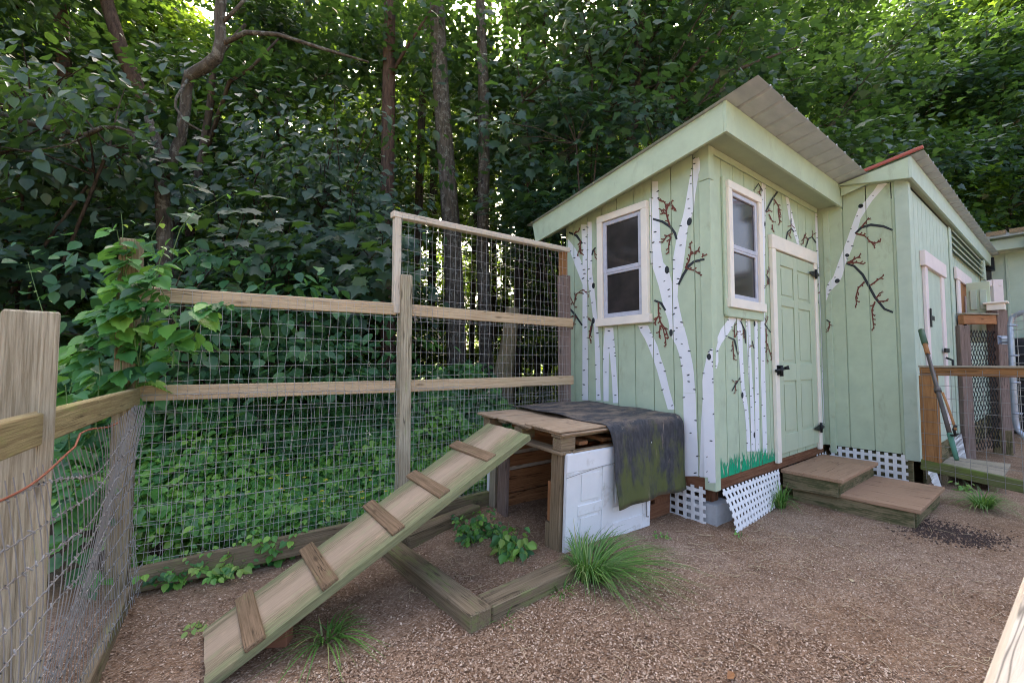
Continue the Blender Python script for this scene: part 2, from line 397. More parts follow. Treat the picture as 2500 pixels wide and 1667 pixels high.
def leafmat(name, stops, trans, tfac=.38, rough=.42, spec=.5):
    m, nt, p = newmat(name)
    g = nt.nodes.new('ShaderNodeNewGeometry'); oi = nt.nodes.new('ShaderNodeObjectInfo'); sm = nt.nodes.new('ShaderNodeMath'); sm.operation = 'ADD'
    nt.links.new(g.outputs['Random Per Island'], sm.inputs[0]); nt.links.new(oi.outputs['Random'], sm.inputs[1]); fr = nt.nodes.new('ShaderNodeMath'); fr.operation = 'FRACT'; nt.links.new(sm.outputs[0], fr.inputs[0]); r = fr.outputs[0]
    c = ramp(nt, r, stops); nt.links.new(c, p.inputs['Base Color'])
    p.inputs['Roughness'].default_value = rough; p.inputs['Specular IOR Level'].default_value = spec
    t = nt.nodes.new('ShaderNodeBsdfTranslucent')
    tc = ramp(nt, r, [(0, tuple(x * .75 for x in trans)), (1, trans)]); nt.links.new(tc, t.inputs[0])
    ms = nt.nodes.new('ShaderNodeMixShader'); ms.inputs[0].default_value = tfac
    nt.links.new(p.outputs[0], ms.inputs[1]); nt.links.new(t.outputs[0], ms.inputs[2])
    nt.links.new(ms.outputs[0], nt.nodes['Material Output'].inputs['Surface']); return m
L_dark = leafmat('shaded_maple_leaf', [(0, (.022, .054, .036)), (.5, (.036, .082, .050)), (.9, (.048, .095, .055)), (1, (.09, .15, .05))], (.15, .28, .03), .32, .44, .55)  # shade and the sky's bluish sheen are mixed into these leaf colours
L_mid = leafmat('forest_leaf', [(0, (.024, .056, .030)), (.6, (.038, .085, .036)), (1, (.10, .16, .035))], (.26, .40, .03), .44, .36, .75)
L_yel = leafmat('sunny_leaf', [(0, (.06, .12, .02)), (.6, (.10, .17, .025)), (1, (.16, .2, .03))], (.40, .54, .03), .5)
L_weed = leafmat('weed_leaf', [(0, (.10, .28, .05)), (.6, (.18, .41, .07)), (1, (.30, .50, .09))], (.30, .55, .07), .35)
L_cover = leafmat('cover_leaf', [(0, (.035, .11, .05)), (.6, (.06, .17, .065)), (1, (.10, .23, .07))], (.16, .36, .06), .35)
L_vine = leafmat('vine_leaf', [(0, (.05, .16, .055)), (.5, (.08, .24, .065)), (1, (.14, .34, .07))], (.2, .45, .06), .35)
L_young = leafmat('young_leaf', [(0, (.20, .34, .07)), (1, (.30, .42, .10))], (.4, .6, .1), .35)
L_grass = leafmat('grass_blade', [(0, (.06, .16, .03)), (.6, (.12, .27, .05)), (.88, (.22, .36, .09)), (1, (.40, .33, .16))], (.25, .45, .06), .3)
L_pine = leafmat('pine_needle', [(0, (.06, .13, .06)), (1, (.11, .2, .09))], (.15, .3, .08), .2)
M_flower = plain('yellow_petal', (.75, .50, .02), .5)
M_stem = plain('green_stem', (.12, .20, .06), .6)
M_deadleaf = plain('dead_leaf', (.30, .14, .055), .7)

# ------------------------------------------------------------------ ground
def gh(x, y):
    b = .05 * np.exp(-(((x - 2.2) / .75) ** 2 + ((y - 2.1) / .8) ** 2))
    n = .010 * np.sin(x * 3.1 + 1.3 * np.sin(y * 2.3)) * np.cos(y * 2.7 + .8 * np.sin(x * 1.9)) + .006 * np.sin(7.3 * x + 2) * np.sin(6.1 * y)
    S_ = lambda t: np.clip(t, 0, 1) ** 2 * (3 - 2 * np.clip(t, 0, 1))
    b = b + .075 * S_((y - 2.15) / .8) * S_((x - .5) / 1.2) * S_((4.2 - x) / 1.0)
    far = np.clip((np.hypot(x, y) - 9) / 30, 0, 1)
    return b + n * (1 - far)
def make_ground():
    def axis(lo, hi, step, far):
        a = list(np.arange(lo, hi + 1e-6, step)); g = step; x = hi
        while x < far: g *= 1.35; x += g; a.append(x)
        g = step; x = lo; pre = []
        while x > -far: g *= 1.35; x -= g; pre.append(x)
        return np.array(pre[::-1] + a)
    xs = axis(-2, 9, .06, 900); ys = axis(-1, 5, .06, 900)
    X, Y = np.meshgrid(xs, ys, indexing='ij'); Z = gh(X, Y)
    Z += np.where((X > -1) & (X < 7) & (Y > 0) & (Y < 3.2), RNG.normal(0, .0022, X.shape), 0)
    V = np.stack([X.ravel(), Y.ravel(), Z.ravel()], 1); nx, ny = len(xs), len(ys)
    i = np.arange(nx - 1)[:, None] * ny + np.arange(ny - 1)[None]
    q = np.stack([i, i + ny, i + ny + 1, i + 1], -1).reshape(-1, 4)
    me = fastmesh('ground', V, q.ravel(), np.arange(len(q)) * 4, np.full(len(q), 4), M_ground, True)
    tag(link(bpy.data.objects.new('ground', me)), kind='structure')
make_ground()

# ================================================================== THE PAINTED SHED
X0, Y0, X1, YD = 3.218, 1.687, 5.60, 0.941      # outer trim planes: window wall, door wall, second shed's end wall, its front
shed = thing('garden_shed', (X0, Y0, 0), 'sage green shed with white birches painted round its two windows and panelled door', 'shed')
SLOPE = .16
def ztop_A(y): return 3.085 - SLOPE * (y - 1.5) - .06       # underside of the roof at wall A
SA = X0 + .018; SB = Y0 + .018                               # siding faces
ZB0 = .352                                                   # siding bottom
YB = 3.262                                                   # back end of wall A
gA = [1.83, 2.03, 2.222, 2.414, 2.607, 2.795, 2.983, 3.172]
gB = [3.445 + .2 * k for k in range(11)]
G = .0045
wallA = box('wall', M_green, shed, (SA + .010, Y0 + .03, ZB0 + .01), (SA + .07, YB, 2.75), .002)
edges = [Y0 + .02] + gA + [YB]
for a, b in zip(edges[:-1], edges[1:]):
    a, b = a + G, b - G
    prism('siding_board', M_green, wallA, [(a, ZB0), (b, ZB0), (b, ztop_A(b)), (a, ztop_A(a))], 0, SA, SA + .0095)
wallB = box('wall', M_green, shed, (X0 + .03, SB + .010, ZB0 + .01), (X1, SB + .07, 3.0), .002)
DX0, DX1 = 4.39, 5.36                                        # door opening
edges = [X0 + .02] + gB + [X1]
for a, b in zip(edges[:-1], edges[1:]):
    a, b = a + G, b - G
    if b <= a: continue
    prism('siding_board', M_green, wallB, [(a, ZB0), (b, ZB0), (b, 2.955), (a, 2.955)], 1, SB, SB + .0095)
# rear and far walls keep the shed closed
box('wall', M_green, shed, (X0 + .03, YB - .02, ZB0), (X1 + .1, YB + .04, 2.72), .002)
box('floor', M_brown, shed, (X0 + .06, Y0 + .06, ZB0 - .02), (X1, YB - .03, ZB0), .002)
# corner boards
for k, (z0, z1) in enumerate(((.27, 2.68), (2.684, 2.955))):
    box('corner_board', M_green, shed, (X0, Y0 - .001, z0), (X0 + .0175, Y0 + .088, z1))
    box('corner_board', M_green, shed, (X0 + .001, Y0 - .002, z0), (X0 + .075, Y0 + .0165, z1))
# rim joist bands
box('rim_band', M_band, shed, (X0 + .022, Y0 + .09, .262), (X0 + .06, YB, .350), .003)
box('rim_band', M_band, shed, (X0 + .076, Y0 + .022, .262), (X1 - .03, Y0 + .06, .350), .003)
# piers
for (x, y) in ((X0 + .16, Y0 + .14), (X0 + .16, YB - .1), (5.4, Y0 + .16), (5.4, YB - .1)):
    prism('pier_block', M_concrete, shed, [(x - .12, y - .12), (x + .12, y - .12), (x + .12, y + .12), (x - .12, y + .12)], 2, -.08, .15)
    box('pier_post', M_band, shed, (x - .05, y - .05, .151), (x + .05, y + .05, .26))
# fascia: eave board along the door wall, rake board along the window wall
XF, YF = 3.069, 1.472
zf0, zf1 = 2.918, 3.150
def zr(y): return -SLOPE * (y - YF)
prism('fascia_board', M_green, shed, [(XF + .001, zf0), (5.60, zf0), (5.60, zf1), (XF + .001, zf1)], 1, YF - .001, YF + .022)
prism('fascia_board', M_green, shed, [(YF + .023, zf0 - .002), (3.60, zf0 + zr(3.60)), (3.655, zf1 + zr(3.655)), (YF + .023, zf1 + zr(YF + .023) - .002)], 0, XF - .001, XF + .022)
# soffits
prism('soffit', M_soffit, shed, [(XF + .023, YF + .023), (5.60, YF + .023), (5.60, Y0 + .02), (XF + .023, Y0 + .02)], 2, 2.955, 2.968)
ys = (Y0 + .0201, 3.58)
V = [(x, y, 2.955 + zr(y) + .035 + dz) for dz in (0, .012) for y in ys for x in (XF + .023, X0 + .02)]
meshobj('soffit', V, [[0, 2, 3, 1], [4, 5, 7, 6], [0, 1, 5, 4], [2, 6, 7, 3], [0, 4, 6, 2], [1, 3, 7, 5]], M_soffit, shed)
box('frieze_board', M_green, shed, (X0 + .02, Y0 - .0005, 2.900), (5.55, Y0 + .0125, 2.954), .002)
def ribbed_roof(parent, xa, xb, ylo, yhi, zfun, mat, pitch_w=.23, rib=.018):
    """corrugated sheet panels side by side, ribs running up the slope"""
    x = xa; k = 0
    while x < xb - .02:
        x2 = min(x + pitch_w * 4, xb); pts = []
        n = max(1, int(round((x2 - x) / pitch_w)))
        for i in range(n):
            a = x + (x2 - x) * i / n; b = x + (x2 - x) * (i + 1) / n; w = b - a
            pts += [(a, 0), (a + w * .84, 0), (a + w * .88, rib), (a + w * .96, rib)]
        pts.append((x2, 0)); V, Fc = [], []
        rows = [yhi + (ylo - yhi) * t for t in (0, .34, .67, 1)]
        for dz in (.0, .0012):
            for y in rows:
                for p in pts: V.append((p[0], y, zfun(y) + p[1] + dz + .002 * (k % 2)))
        m = len(pts); R = len(rows)
        for s in (0, 1):
            o = s * m * R
            for r in range(R - 1):
                for i in range(m - 1):
                    q = [o + r * m + i, o + r * m + i + 1, o + (r + 1) * m + i + 1, o + (r + 1) * m + i]
                    Fc.append(q if s else q[::-1])
        for i in range(m - 1):
            Fc.append([i, i + 1, m * R + i + 1, m * R + i]); j = (R - 1) * m + i; Fc.append([j, m * R + j, m * R + j + 1, j + 1])
        meshobj('roof_sheet', V, Fc, mat, parent); x = x2; k += 1
ribbed_roof(shed, 3.035, 5.585, 1.235, 3.72, lambda y: 3.153 + zr(y), M_roof)

# ---- windows
def window(parent, plane, u0, u1, z0, z1, face, sgn, sill_green=False):
    """trim outer rectangle u0..u1, z0..z1 on a wall whose face is at 'face'; sgn -1 looks towards the viewer along the wall normal"""
    def bx(name, mat, par, ua, ub, za, zb, d0, d1, bev=.003):
        lo = [0, 0, za]; hi = [0, 0, zb]; o = 1 - plane
        lo[o], hi[o] = min(ua, ub), max(ua, ub); lo[plane], hi[plane] = sorted((face - d0, face - d1)); return box(name, mat, par, lo, hi, bev)
    w = bx('window', M_vinyl, parent, u0 + .03, u1 - .03, z0 + .03, z1 - .03, -.002, .008)
    t = .062
    bx('trim_board', M_cream, w, u0, u0 + t, z0 + .075, z1 - .0655, .001, .045); bx('trim_board', M_cream, w, u1 - t, u1, z0 + .075, z1 - .0655, .001, .045)
    bx('trim_board', M_cream, w, u0, u1, z1 - .065, z1, .001, .046); bx('sill', M_cream, w, u0 - .02, u1 + .02, z0, z0 + .0745, .001, .055)
    a0, a1, b0, b1 = u0 + t + .004, u1 - t - .004, z0 + .08, z1 - .07; s = .038; zm = b0 + (b1 - b0) * .47
    for (za, zb, dd) in ((b0, zm + .01, .009), (zm - .008, b1, .013)):
        f = bx('sash', M_vinyl, w, a0, a0 + s, za, zb, .0085, dd + .014)
        bx('stile', M_vinyl, f, a1 - s, a1, za, zb, .0085, dd + .014)
        bx('rail', M_vinyl, f, a0 + s + .0005, a1 - s - .0005, zb - s, zb, .0085, dd + .0145); bx('rail', M_vinyl, f, a0 + s + .0005, a1 - s - .0005, za, za + s, .0085, dd + .0145)
        bx('pane', M_glass, f, a0 + s, a1 - s, za + s, zb - s, .0085, dd, .0005)
    return w
window(shed, 0, 2.245, 2.82, 1.595, 2.675, SA, 1)
wb = window(shed, 1, 3.475, 4.085, 1.69, 2.735, SB, 1)
box('trim_backing', M_green, wb, (3.43, SB - .022, 1.63), (3.474, SB - .001, 2.76)); box('sill_apron', M_green, wb, (3.44, SB - .032, 1.615), (4.10, SB - .001, 1.689))
# ---- door
door = box('door', M_door, shed, (DX0, SB - .010, .40), (DX1, SB - .001, 2.30), .003)
for (xa, xb, za, zb) in ((4.50, 4.80, 1.78, 2.17), (4.95, 5.25, 1.78, 2.17), (4.50, 4.80, 1.29, 1.70), (4.95, 5.25, 1.29, 1.70), (4.50, 4.80, .58, 1.07), (4.95, 5.25, .58, 1.07)):
    pass
xs_ = (DX0, 4.52, 4.80, 4.92, 5.22, DX1)
zs_ = (.40, .60, 1.10, 1.20, 1.78, 1.86, 2.17, 2.30)
# stiles and rails proud of the six sunk panels
for xa, xb in ((DX0, 4.505), (4.815, 4.915), (5.235, DX1)): box('stile', M_door, door, (xa, SB - .022, .40), (xb, SB - .0105, 2.30), .004)
for za, zb in ((.40, .57), (1.07, 1.235), (1.785, 1.865), (2.175, 2.30)):
    for xa, xb in ((4.5055, 4.8145), (4.9155, 5.2345)): box('rail', M_door, door, (xa, SB - .022, za), (xb, SB - .0105, zb), .004)
for za, zb in ((.60, 1.04), (1.265, 1.755), (1.895, 2.145)):
    for xa, xb in ((4.535, 4.785), (4.945, 5.205)): box('raised_panel', M_door, door, (xa, SB - .017, za), (xb, SB - .0105, zb), .006)
casing = shed
box('door_casing', M_cream, shed, (4.305, SB - .035, .33), (4.384, SB - .001, 2.3095), .004)
box('door_casing', M_cream, shed, (5.366, SB - .035, .33), (5.43, SB - .001, 2.3095), .004)
box('door_casing', M_cream, shed, (4.30, SB - .038, 2.31), (5.435, SB - .001, 2.44), .004)
box('head_jamb', M_band, shed, (4.385, SB - .008, 2.301), (5.365, SB - .001, 2.309), .001)
def strap_hinge(z):
    o = tube('hinge', M_black, shed, [(5.365, SB - .045, z - .05), (5.365, SB - .045, z + .05)], .012)
    for s, L in ((-1, .17), (1, .10)):
        prism('leaf', M_black, o, [(5.365, z - .038), (5.365 + s * L, z - .008), (5.365 + s * L, z + .008), (5.365, z + .038)], 1, SB - .0435, SB - .0385)
strap_hinge(2.19); strap_hinge(.56)
lt = tube('latch', M_black, shed, [(4.27, SB - .05, 1.17), (4.46, SB - .05, 1.19)], .014)
tube('bolt', M_black, lt, [(4.36, SB - .06, 1.12), (4.36, SB - .06, 1.22)], .016); box('plate', M_black, lt, (4.32, SB - .042, 1.13), (4.42, SB - .036, 1.22))
tube('knob', M_black, lt, [(4.44, SB - .05, 1.19), (4.45, SB - .09, 1.20)], [.012, .02])

# ---- lattice skirts
def ribbon(name, mat, parent, pts, side, w, t):
    """flat strip following pts, width w along 'side'"""
    V, Fc = [], []
    side = Vector(side).normalized()
    for i, p in enumerate(pts):
        p = Vector(p); d = (Vector(pts[min(i + 1, len(pts) - 1)]) - Vector(pts[max(i - 1, 0)])).normalized(); n = d.cross(side).normalized()
        for a, b in ((-1, -1), (1, -1), (1, 1), (-1, 1)): V.append(p + side * (a * w / 2) + n * (b * t / 2))
    for i in range(len(pts) - 1):
        for k in range(4): Fc.append([4 * i + k, 4 * i + (k + 1) % 4, 4 * i + 4 + (k + 1) % 4, 4 * i + 4 + k])
    Fc += [[3, 2, 1, 0], [4 * len(pts) - 4 + k for k in range(4)]]
    return meshobj(name, V, Fc, mat, parent)
def lattice(parent, TL, TR, BL, BR, nu, nv, wu, wv, off, bow=0.0):
    TL, TR, BL, BR = map(Vector, (TL, TR, BL, BR)); off = Vector(off)
    def P(u, v):
        return (TL.lerp(TR, u)).lerp(BL.lerp(BR, u), v) + off * (bow * sin(pi * min(1, v * 1.0)) * (1 - u))
    root = None
    for j in range(nv):
        v = (j + .5) / nv * .98 + .0; pts = [P(u, v) for u in np.linspace(0, 1, 7)]
        o = ribbon('lattice' if root is None else 'lattice_strip', M_lattice, parent if root is None else root, pts, (TL - BL), wv, .004); root = root or o
    for i in range(nu):
        u = (i + .5) / nu; pts = [P(u, v) + off * .0045 for v in np.linspace(-.02, 1, 5)]
        ribbon('lattice_strip', M_lattice, root, pts, (TR - TL), wu, .004)
lattice(shed, (X0 + .012, 2.33, .275), (X0 + .012, Y0 + .09, .275), (X0 + .012, 2.33, -.03), (X0 + .012, Y0 + .09, -.03), 8, 5, .030, .028, (-1, 0, 0))
lattice(shed, (3.285, Y0 - .006, .272), (4.33, Y0 - .006, .275), (3.235, Y0 - .135, -.01), (4.26, Y0 - .05, .005), 17, 6, .030, .026, (0, -1, 0), .02)
lattice(shed, (5.28, Y0 + .008, .275), (5.60, Y0 + .008, .275), (5.28, Y0 + .008, 0), (5.60, Y0 + .008, 0), 4, 4, .03, .028, (0, -1, 0))

# ---- the mural: flat paint following boards, grooves and corner boards
class Wall:
    def __init__(s, plane, pos, pieces): s.plane, s.pos, s.pieces = plane, pos, pieces
    def uv(s, p):
        q = on_x(p[0], p[1], s.pos) if s.plane == 0 else on_y(p[0], p[1], s.pos)
        return (q[1 - s.plane], q[2])
def pieces(lo, grooves, hi, face, extra=()):
    e = [lo] + list(grooves) + [hi]; P = []
    for a, b in zip(e[:-1], e[1:]): P.append((a + (G if a != lo else 0), b - (G if b != hi else 0), face - .0016))
    for g in grooves: P.append((g - G, g + G, face + .0084))
    return P + list(extra)
WA = Wall(0, X0 + .01, pieces(Y0 + .0885, gA, YB, SA, [(Y0 - .001, Y0 + .088, X0 - .0016)]))
WB = Wall(1, Y0 + .01, pieces(X0 + .0755, gB, X1, SB, [(X0 + .001, X0 + .075, Y0 - .0036)]))
def clip(poly, a, k, keep_gt):
    out = []
    for i in range(len(poly)):
        p, q = poly[i], poly[(i + 1) % len(poly)]
        ip, iq = (p[k] >= a, q[k] >= a) if keep_gt else (p[k] <= a, q[k] <= a)
        if ip: out.append(p)
        if ip != iq:
            t = (a - p[k]) / (q[k] - p[k]); out.append(tuple(p[j] + (q[j] - p[j]) * t for j in range(2)))
    return out
def paint_on(name, mat, parent, wall, polys, lift=0.0, jl=0.0):
    V, Fc = [], []
    for ip, poly in enumerate(polys):
        uv = [wall.uv(p) for p in poly]
        for a, b, d in wall.pieces:
            c = clip(uv, a, 0, True)
            if len(c) > 2: c = clip(c, b, 0, False)
            if len(c) > 2:
                o = len(V)
                for u, z in c: V.append((d - lift - (ip % 40) * jl, u, z) if wall.plane == 0 else (u, d - lift - (ip % 40) * jl, z))
                Fc.append(list(range(o, o + len(c))))
    if not Fc: return None
    return meshobj(name, V, Fc, mat, parent)
def Z(ox, oy, s):
    return lambda pts: [(ox + p[0] / s, oy + p[1] / s) + tuple(x / s for x in p[2:]) for p in pts]
def rows(zf, R):
    """rows (y, left, right) -> quads"""
    L = zf([(r[1], r[0]) for r in R]); Rr = zf([(r[2], r[0]) for r in R])
    return [[L[i], Rr[i], Rr[i + 1], L[i + 1]] for i in range(len(R) - 1)]
def stroke(pts):
    """(x, y, width) -> quads"""
    q = []; n = len(pts); E_ = []
    for i, p in enumerate(pts):
        a = pts[max(i - 1, 0)]; b = pts[min(i + 1, n - 1)]; dx, dy = b[0] - a[0], b[1] - a[1]; l = math.hypot(dx, dy) or 1
        nx, ny = -dy / l * p[2] / 2, dx / l * p[2] / 2; E_.append(((p[0] + nx, p[1] + ny), (p[0] - nx, p[1] - ny)))
    for i in range(n - 1): q.append([E_[i][0], E_[i][1], E_[i + 1][1], E_[i + 1][0]])
    return q
def ell(x, y, a, b, n=10, rot=0):
    return [(x + a * cos(t) * cos(rot) - b * sin(t) * sin(rot), y + a * cos(t) * sin(rot) + b * sin(t) * cos(rot)) for t in [2 * pi * k / n for k in range(n)]]
ZA = Z(1370, 520, 3.267); ZBm = Z(1560, 360, 3.564); Z2 = Z(1420, 720, 6.533); ZC = Z(1730, 720, 3.5636); ZE = Z(1720, 440, 4.3556)
ZD = Z(1960, 420, 3.92); ZF = Z(1640, 1080, 6.533); ZG = Z(1280, 700, 2.45)
R1 = random.Random(3)
def marks(quads, n, size=3.2):
    """short dark bark dashes near both edges of a painted trunk"""
    out = []; tot = len(quads)
    for k in range(n):
        t = (k + R1.uniform(.2, .8)) / n * tot; i = min(int(t), tot - 1); f = t - i; q = quads[i]
        L = [q[0][j] + (q[3][j] - q[0][j]) * f for j in (0, 1)]; Rr = [q[1][j] + (q[2][j] - q[1][j]) * f for j in (0, 1)]
        w = math.hypot(Rr[0] - L[0], Rr[1] - L[1]); e = R1.choice((.04, .96, .06, .94, .25, .75, .5)); s = min(size, w * .42) * R1.uniform(.7, 1.25)
        c = (L[0] + (Rr[0] - L[0]) * e, L[1] + (Rr[1] - L[1]) * e)
        out.append(ell(c[0], c[1], s, s * .38, 7, R1.uniform(-.5, .2)))
    return out
def birch(parent, wall, quads, nmarks, knots=(), size=3.2):
    birch.k += 1
    o = paint_on('painted_birch', M_birch, parent, wall, quads, .0003 * (birch.k % 4))
    b = paint_on('bark_mark', M_char, o, wall, marks(quads, nmarks, size) + [ell(*k) for k in knots], .0013)
    if b: tag(b, kind='stuff')
    return o
birch.k = 0
def twig(parent, wall, dark, browns, w=5.0, seed=0, side=True):
    rr = random.Random(seed); o = None
    if dark: o = paint_on('painted_branch', M_char, parent, wall, stroke([(x, y, w * (.95 + .35 * sin(pi * i / max(1, len(dark) - 1)))) for i, (x, y) in enumerate(dark)]), .0017)
    br = []
    for line in browns:
        br += stroke([(x, y, w * .85 * (1 - .55 * i / max(1, len(line) - 1))) for i, (x, y) in enumerate(line)])
        if side:
            for i in range(len(line) - 1):
                for f in (.35, .8):
                    x = line[i][0] + (line[i + 1][0] - line[i][0]) * f; y = line[i][1] + (line[i + 1][1] - line[i][1]) * f
                    a = atan2(line[i + 1][1] - line[i][1], line[i + 1][0] - line[i][0]) + rr.choice((-1, 1)) * rr.uniform(.5, .9); l = rr.uniform(5, 10)
                    m = (x + l * .6 * cos(a), y + l * .6 * sin(a)); a2 = a + rr.uniform(-.4, .4)
                    br += stroke([(x, y, w * .62), (m[0], m[1], w * .52), (m[0] + l * .5 * cos(a2), m[1] + l * .5 * sin(a2), w * .3)])
                    a3 = a + rr.choice((-1, 1)) * .8
                    br += stroke([(m[0], m[1], w * .48), (m[0] + l * .45 * cos(a3), m[1] + l * .45 * sin(a3), w * .3)])
    if br: tag(paint_on('painted_twig', M_twig, o or parent, wall, br, .0020, .00001), kind='stuff')
# wall A
def cl(zf, pts): return stroke(zf(pts))
birch(shed, WA, cl(ZA, [(14, 190, 30), (48, 232, 38), (92, 300, 50), (128, 390, 58), (160, 480, 50), (186, 570, 36)]), 7)
birch(shed, WA, rows(ZA, [(92, 155, 200), (300, 168, 208), (560, 168, 212), (900, 166, 212), (1200, 166, 215), (1492, 165, 217)]), 17)
k3 = [(*p[:2], 3.6, 7.5) for p in ZA([(254, 580), (254, 858)])]
birch(shed, WA, rows(ZA, [(70, 203, 240), (200, 203, 243), (350, 205, 240), (480, 208, 245), (570, 215, 258), (700, 235, 272), (900, 258, 290), (1100, 267, 305), (1300, 272, 307), (1492, 276, 313)]), 15, k3)
birch(shed, WA, rows(ZA, [(915, 345, 412), (1000, 338, 418), (1075, 333, 426)]) + rows(ZA, [(1075, 333, 378), (1250, 330, 376), (1500, 333, 375)]) + rows(ZA, [(1075, 374, 426), (1130, 385, 430), (1300, 400, 440), (1515, 410, 455)]), 10)
birch(shed, WA, rows(ZA, [(895, 610, 690), (950, 632, 712), (1000, 662, 738), (1060, 690, 765), (1150, 725, 790), (1250, 760, 825), (1400, 800, 858), (1568, 848, 905)]) , 9)
big = rows(ZBm, [(296, 112, 162), (440, 110, 166), (441, 88, 166), (620, 92, 175), (800, 95, 183), (900, 97, 190), (1000, 100, 208), (1050, 118, 250), (1100, 135, 264), (1205, 168, 290)]) \
    + rows(ZBm, [(92, 472, 530), (130, 460, 538), (200, 452, 538), (280, 435, 508), (400, 415, 488), (520, 395, 475), (600, 378, 455), (700, 350, 420), (800, 322, 410), (950, 296, 392), (1050, 293, 378), (1150, 292, 352), (1205, 288, 338)]) \
    + rows(ZBm, [(1205, 168, 338), (1300, 190, 332), (1400, 215, 350), (1500, 250, 372), (1560, 262, 385)]) \
    + rows(Z2, [(509, 1390, 1632), (550, 1390, 1640), (700, 1440, 1680), (800, 1500, 1700), (950, 1550, 1735), (1100, 1580, 1765), (1250, 1600, 1785), (1400, 1612, 1795), (1560, 1615, 1805)]) \
    + rows(ZG, [(635, 948, 1022), (760, 950, 1026), (900, 956, 1032), (1060, 958, 1040), (1132, 958, 1042)])
kb = [(*ZBm([(435, 645)])[0], 5.8, 10.5, 10, .25), (*ZBm([(240, 1065)])[0], 5.4, 9.8), (*Z2([(1420, 602)])[0], 4.4, 9)]
birch(shed, WA, big, 46, kb, 4.0)
birch(shed, WA, rows(Z2, [(850, 2090, 2118), (905, 2040, 2118), (1000, 2005, 2118), (1100, 1985, 2120), (1250, 1950, 2122), (1360, 1940, 2124), (1560, 1930, 2124)])
      + rows(ZG, [(633, 1067, 1142), (820, 1055, 1143), (1000, 1050, 1147), (1137, 1046, 1149)]) + rows(ZF, [(549, 592, 716), (640, 600, 716)]), 14, [(*Z2([(2045, 985)])[0], 5.2, 8.2)], 3.6)
twig(shed, WA, ZBm([(118, 622), (200, 645), (270, 690), (310, 745), (325, 800)]), [ZBm([(265, 680), (238, 590), (230, 500), (210, 465), (175, 465)]), ZBm([(232, 560), (252, 500), (272, 470)]), ZBm([(236, 575), (200, 570), (186, 535)])], 5.2, 1)
twig(shed, WA, None, [ZBm([(290, 745), (235, 775), (200, 830)]), ZBm([(275, 770), (255, 850), (258, 920)]), ZBm([(285, 500), (300, 520), (320, 540)])], 5.0, 2)
twig(shed, WA, ZBm([(340, 1195), (380, 1110), (430, 1030), (480, 990), (578, 975)]), [ZBm([(400, 1050), (435, 980), (450, 900), (437, 830)]), ZBm([(448, 930), (490, 905), (520, 890)]), ZBm([(410, 1050), (480, 1070), (550, 1120)]), ZBm([(555, 960), (570, 940)])], 5.2, 3)
twig(shed, WA, ZBm([(130, 1330), (190, 1355), (228, 1418)]), [Z2([(1220, 120), (1220, 300), (1250, 420), (1300, 560), (1330, 700), (1345, 800)]), Z2([(1240, 420), (1330, 540), (1385, 690)]), Z2([(1250, 480), (1235, 600), (1230, 680)]), Z2([(1225, 330), (1180, 400), (1165, 470)])], 5.0, 4)
twig(shed, WA, ZA([(60, 155), (120, 180), (166, 245)]), [ZA([(150, 215), (150, 270), (125, 340)]), ZA([(95, 165), (140, 145)]), ZA([(150, 270), (158, 330)])], 4.6, 5)
twig(shed, WA, ZA([(40, 735), (100, 800), (165, 895)]), [ZA([(42, 610), (75, 680), (110, 760)]), ZA([(100, 720), (120, 645), (170, 610), (220, 660)]), ZA([(60, 830), (115, 822)]), ZA([(110, 835), (85, 930)])], 4.0, 6)
twig(shed, WA, ZA([(250, 850), (238, 920), (228, 975)]), [ZA([(240, 860), (215, 850)]), ZA([(236, 900), (222, 990), (240, 1020)])], 4.0, 7)
twig(shed, WA, ZA([(272, 275), (252, 300), (243, 335)]), [ZA([(265, 300), (268, 360)])], 3.6, 8)
# wall B
birch(shed, WB, rows(ZC, [(178, 190, 272), (230, 165, 240), (300, 112, 200), (350, 92, 170), (420, 62, 120), (470, 50, 97), (560, 46, 76), (640, 46, 56)]), 6)
birch(shed, WB, rows(ZC, [(190, 250, 290), (330, 255, 300), (500, 270, 305), (650, 280, 312), (800, 290, 320), (900, 300, 338), (1000, 320, 352), (1150, 333, 362), (1360, 340, 372)]), 14, [(*ZC([(300, 872)])[0], 2.8, 8)], 2.4)
birch(shed, WB, rows(ZC, [(190, 327, 368), (330, 337, 372), (500, 345, 376), (700, 352, 385), (900, 368, 398), (1100, 372, 405), (1360, 378, 412)]), 13, (), 2.2)
birch(shed, WB, rows(ZC, [(192, 402, 432), (400, 405, 433), (700, 407, 440), (1000, 410, 445), (1360, 415, 450)]), 12, [(*ZC([(406, 250)])[0], 2.2, 7), (*ZC([(404, 1218)])[0], 2.2, 7.5)], 2.2)
birch(shed, WB, rows(ZE, [(2, 617, 657), (150, 613, 658), (400, 600, 657), (600, 612, 655), (900, 615, 650), (1219, 611, 649)]) + rows(ZC, [(0, 462, 495), (300, 458, 495), (700, 462, 500), (1000, 470, 508), (1370, 480, 517)]), 26, [(*ZE([(650, 465)])[0], 1.9, 7), (*ZE([(613, 635)])[0], 1.6, 8)], 2.3)
birch(shed, WB, rows(ZE, [(105, 858, 885), (250, 880, 915), (400, 905, 950), (550, 950, 985), (640, 980, 1012), (688, 992, 1018)]), 8, [(*ZE([(926, 435)])[0], 1.6, 6)], 2.2)
birch(shed, WB, rows(ZE, [(290, 1182, 1222), (500, 1185, 1235), (800, 1200, 1247), (1100, 1222, 1258), (1219, 1228, 1261)]) + rows(ZC, [(0, 968, 1004), (400, 985, 1015), (800, 995, 1025), (1150, 1010, 1040)]), 22, (), 2.3)
birch(shed, WB, rows(ZC, [(430, 950, 968), (700, 960, 980), (1138, 982, 1000)]), 10, (), 1.8)
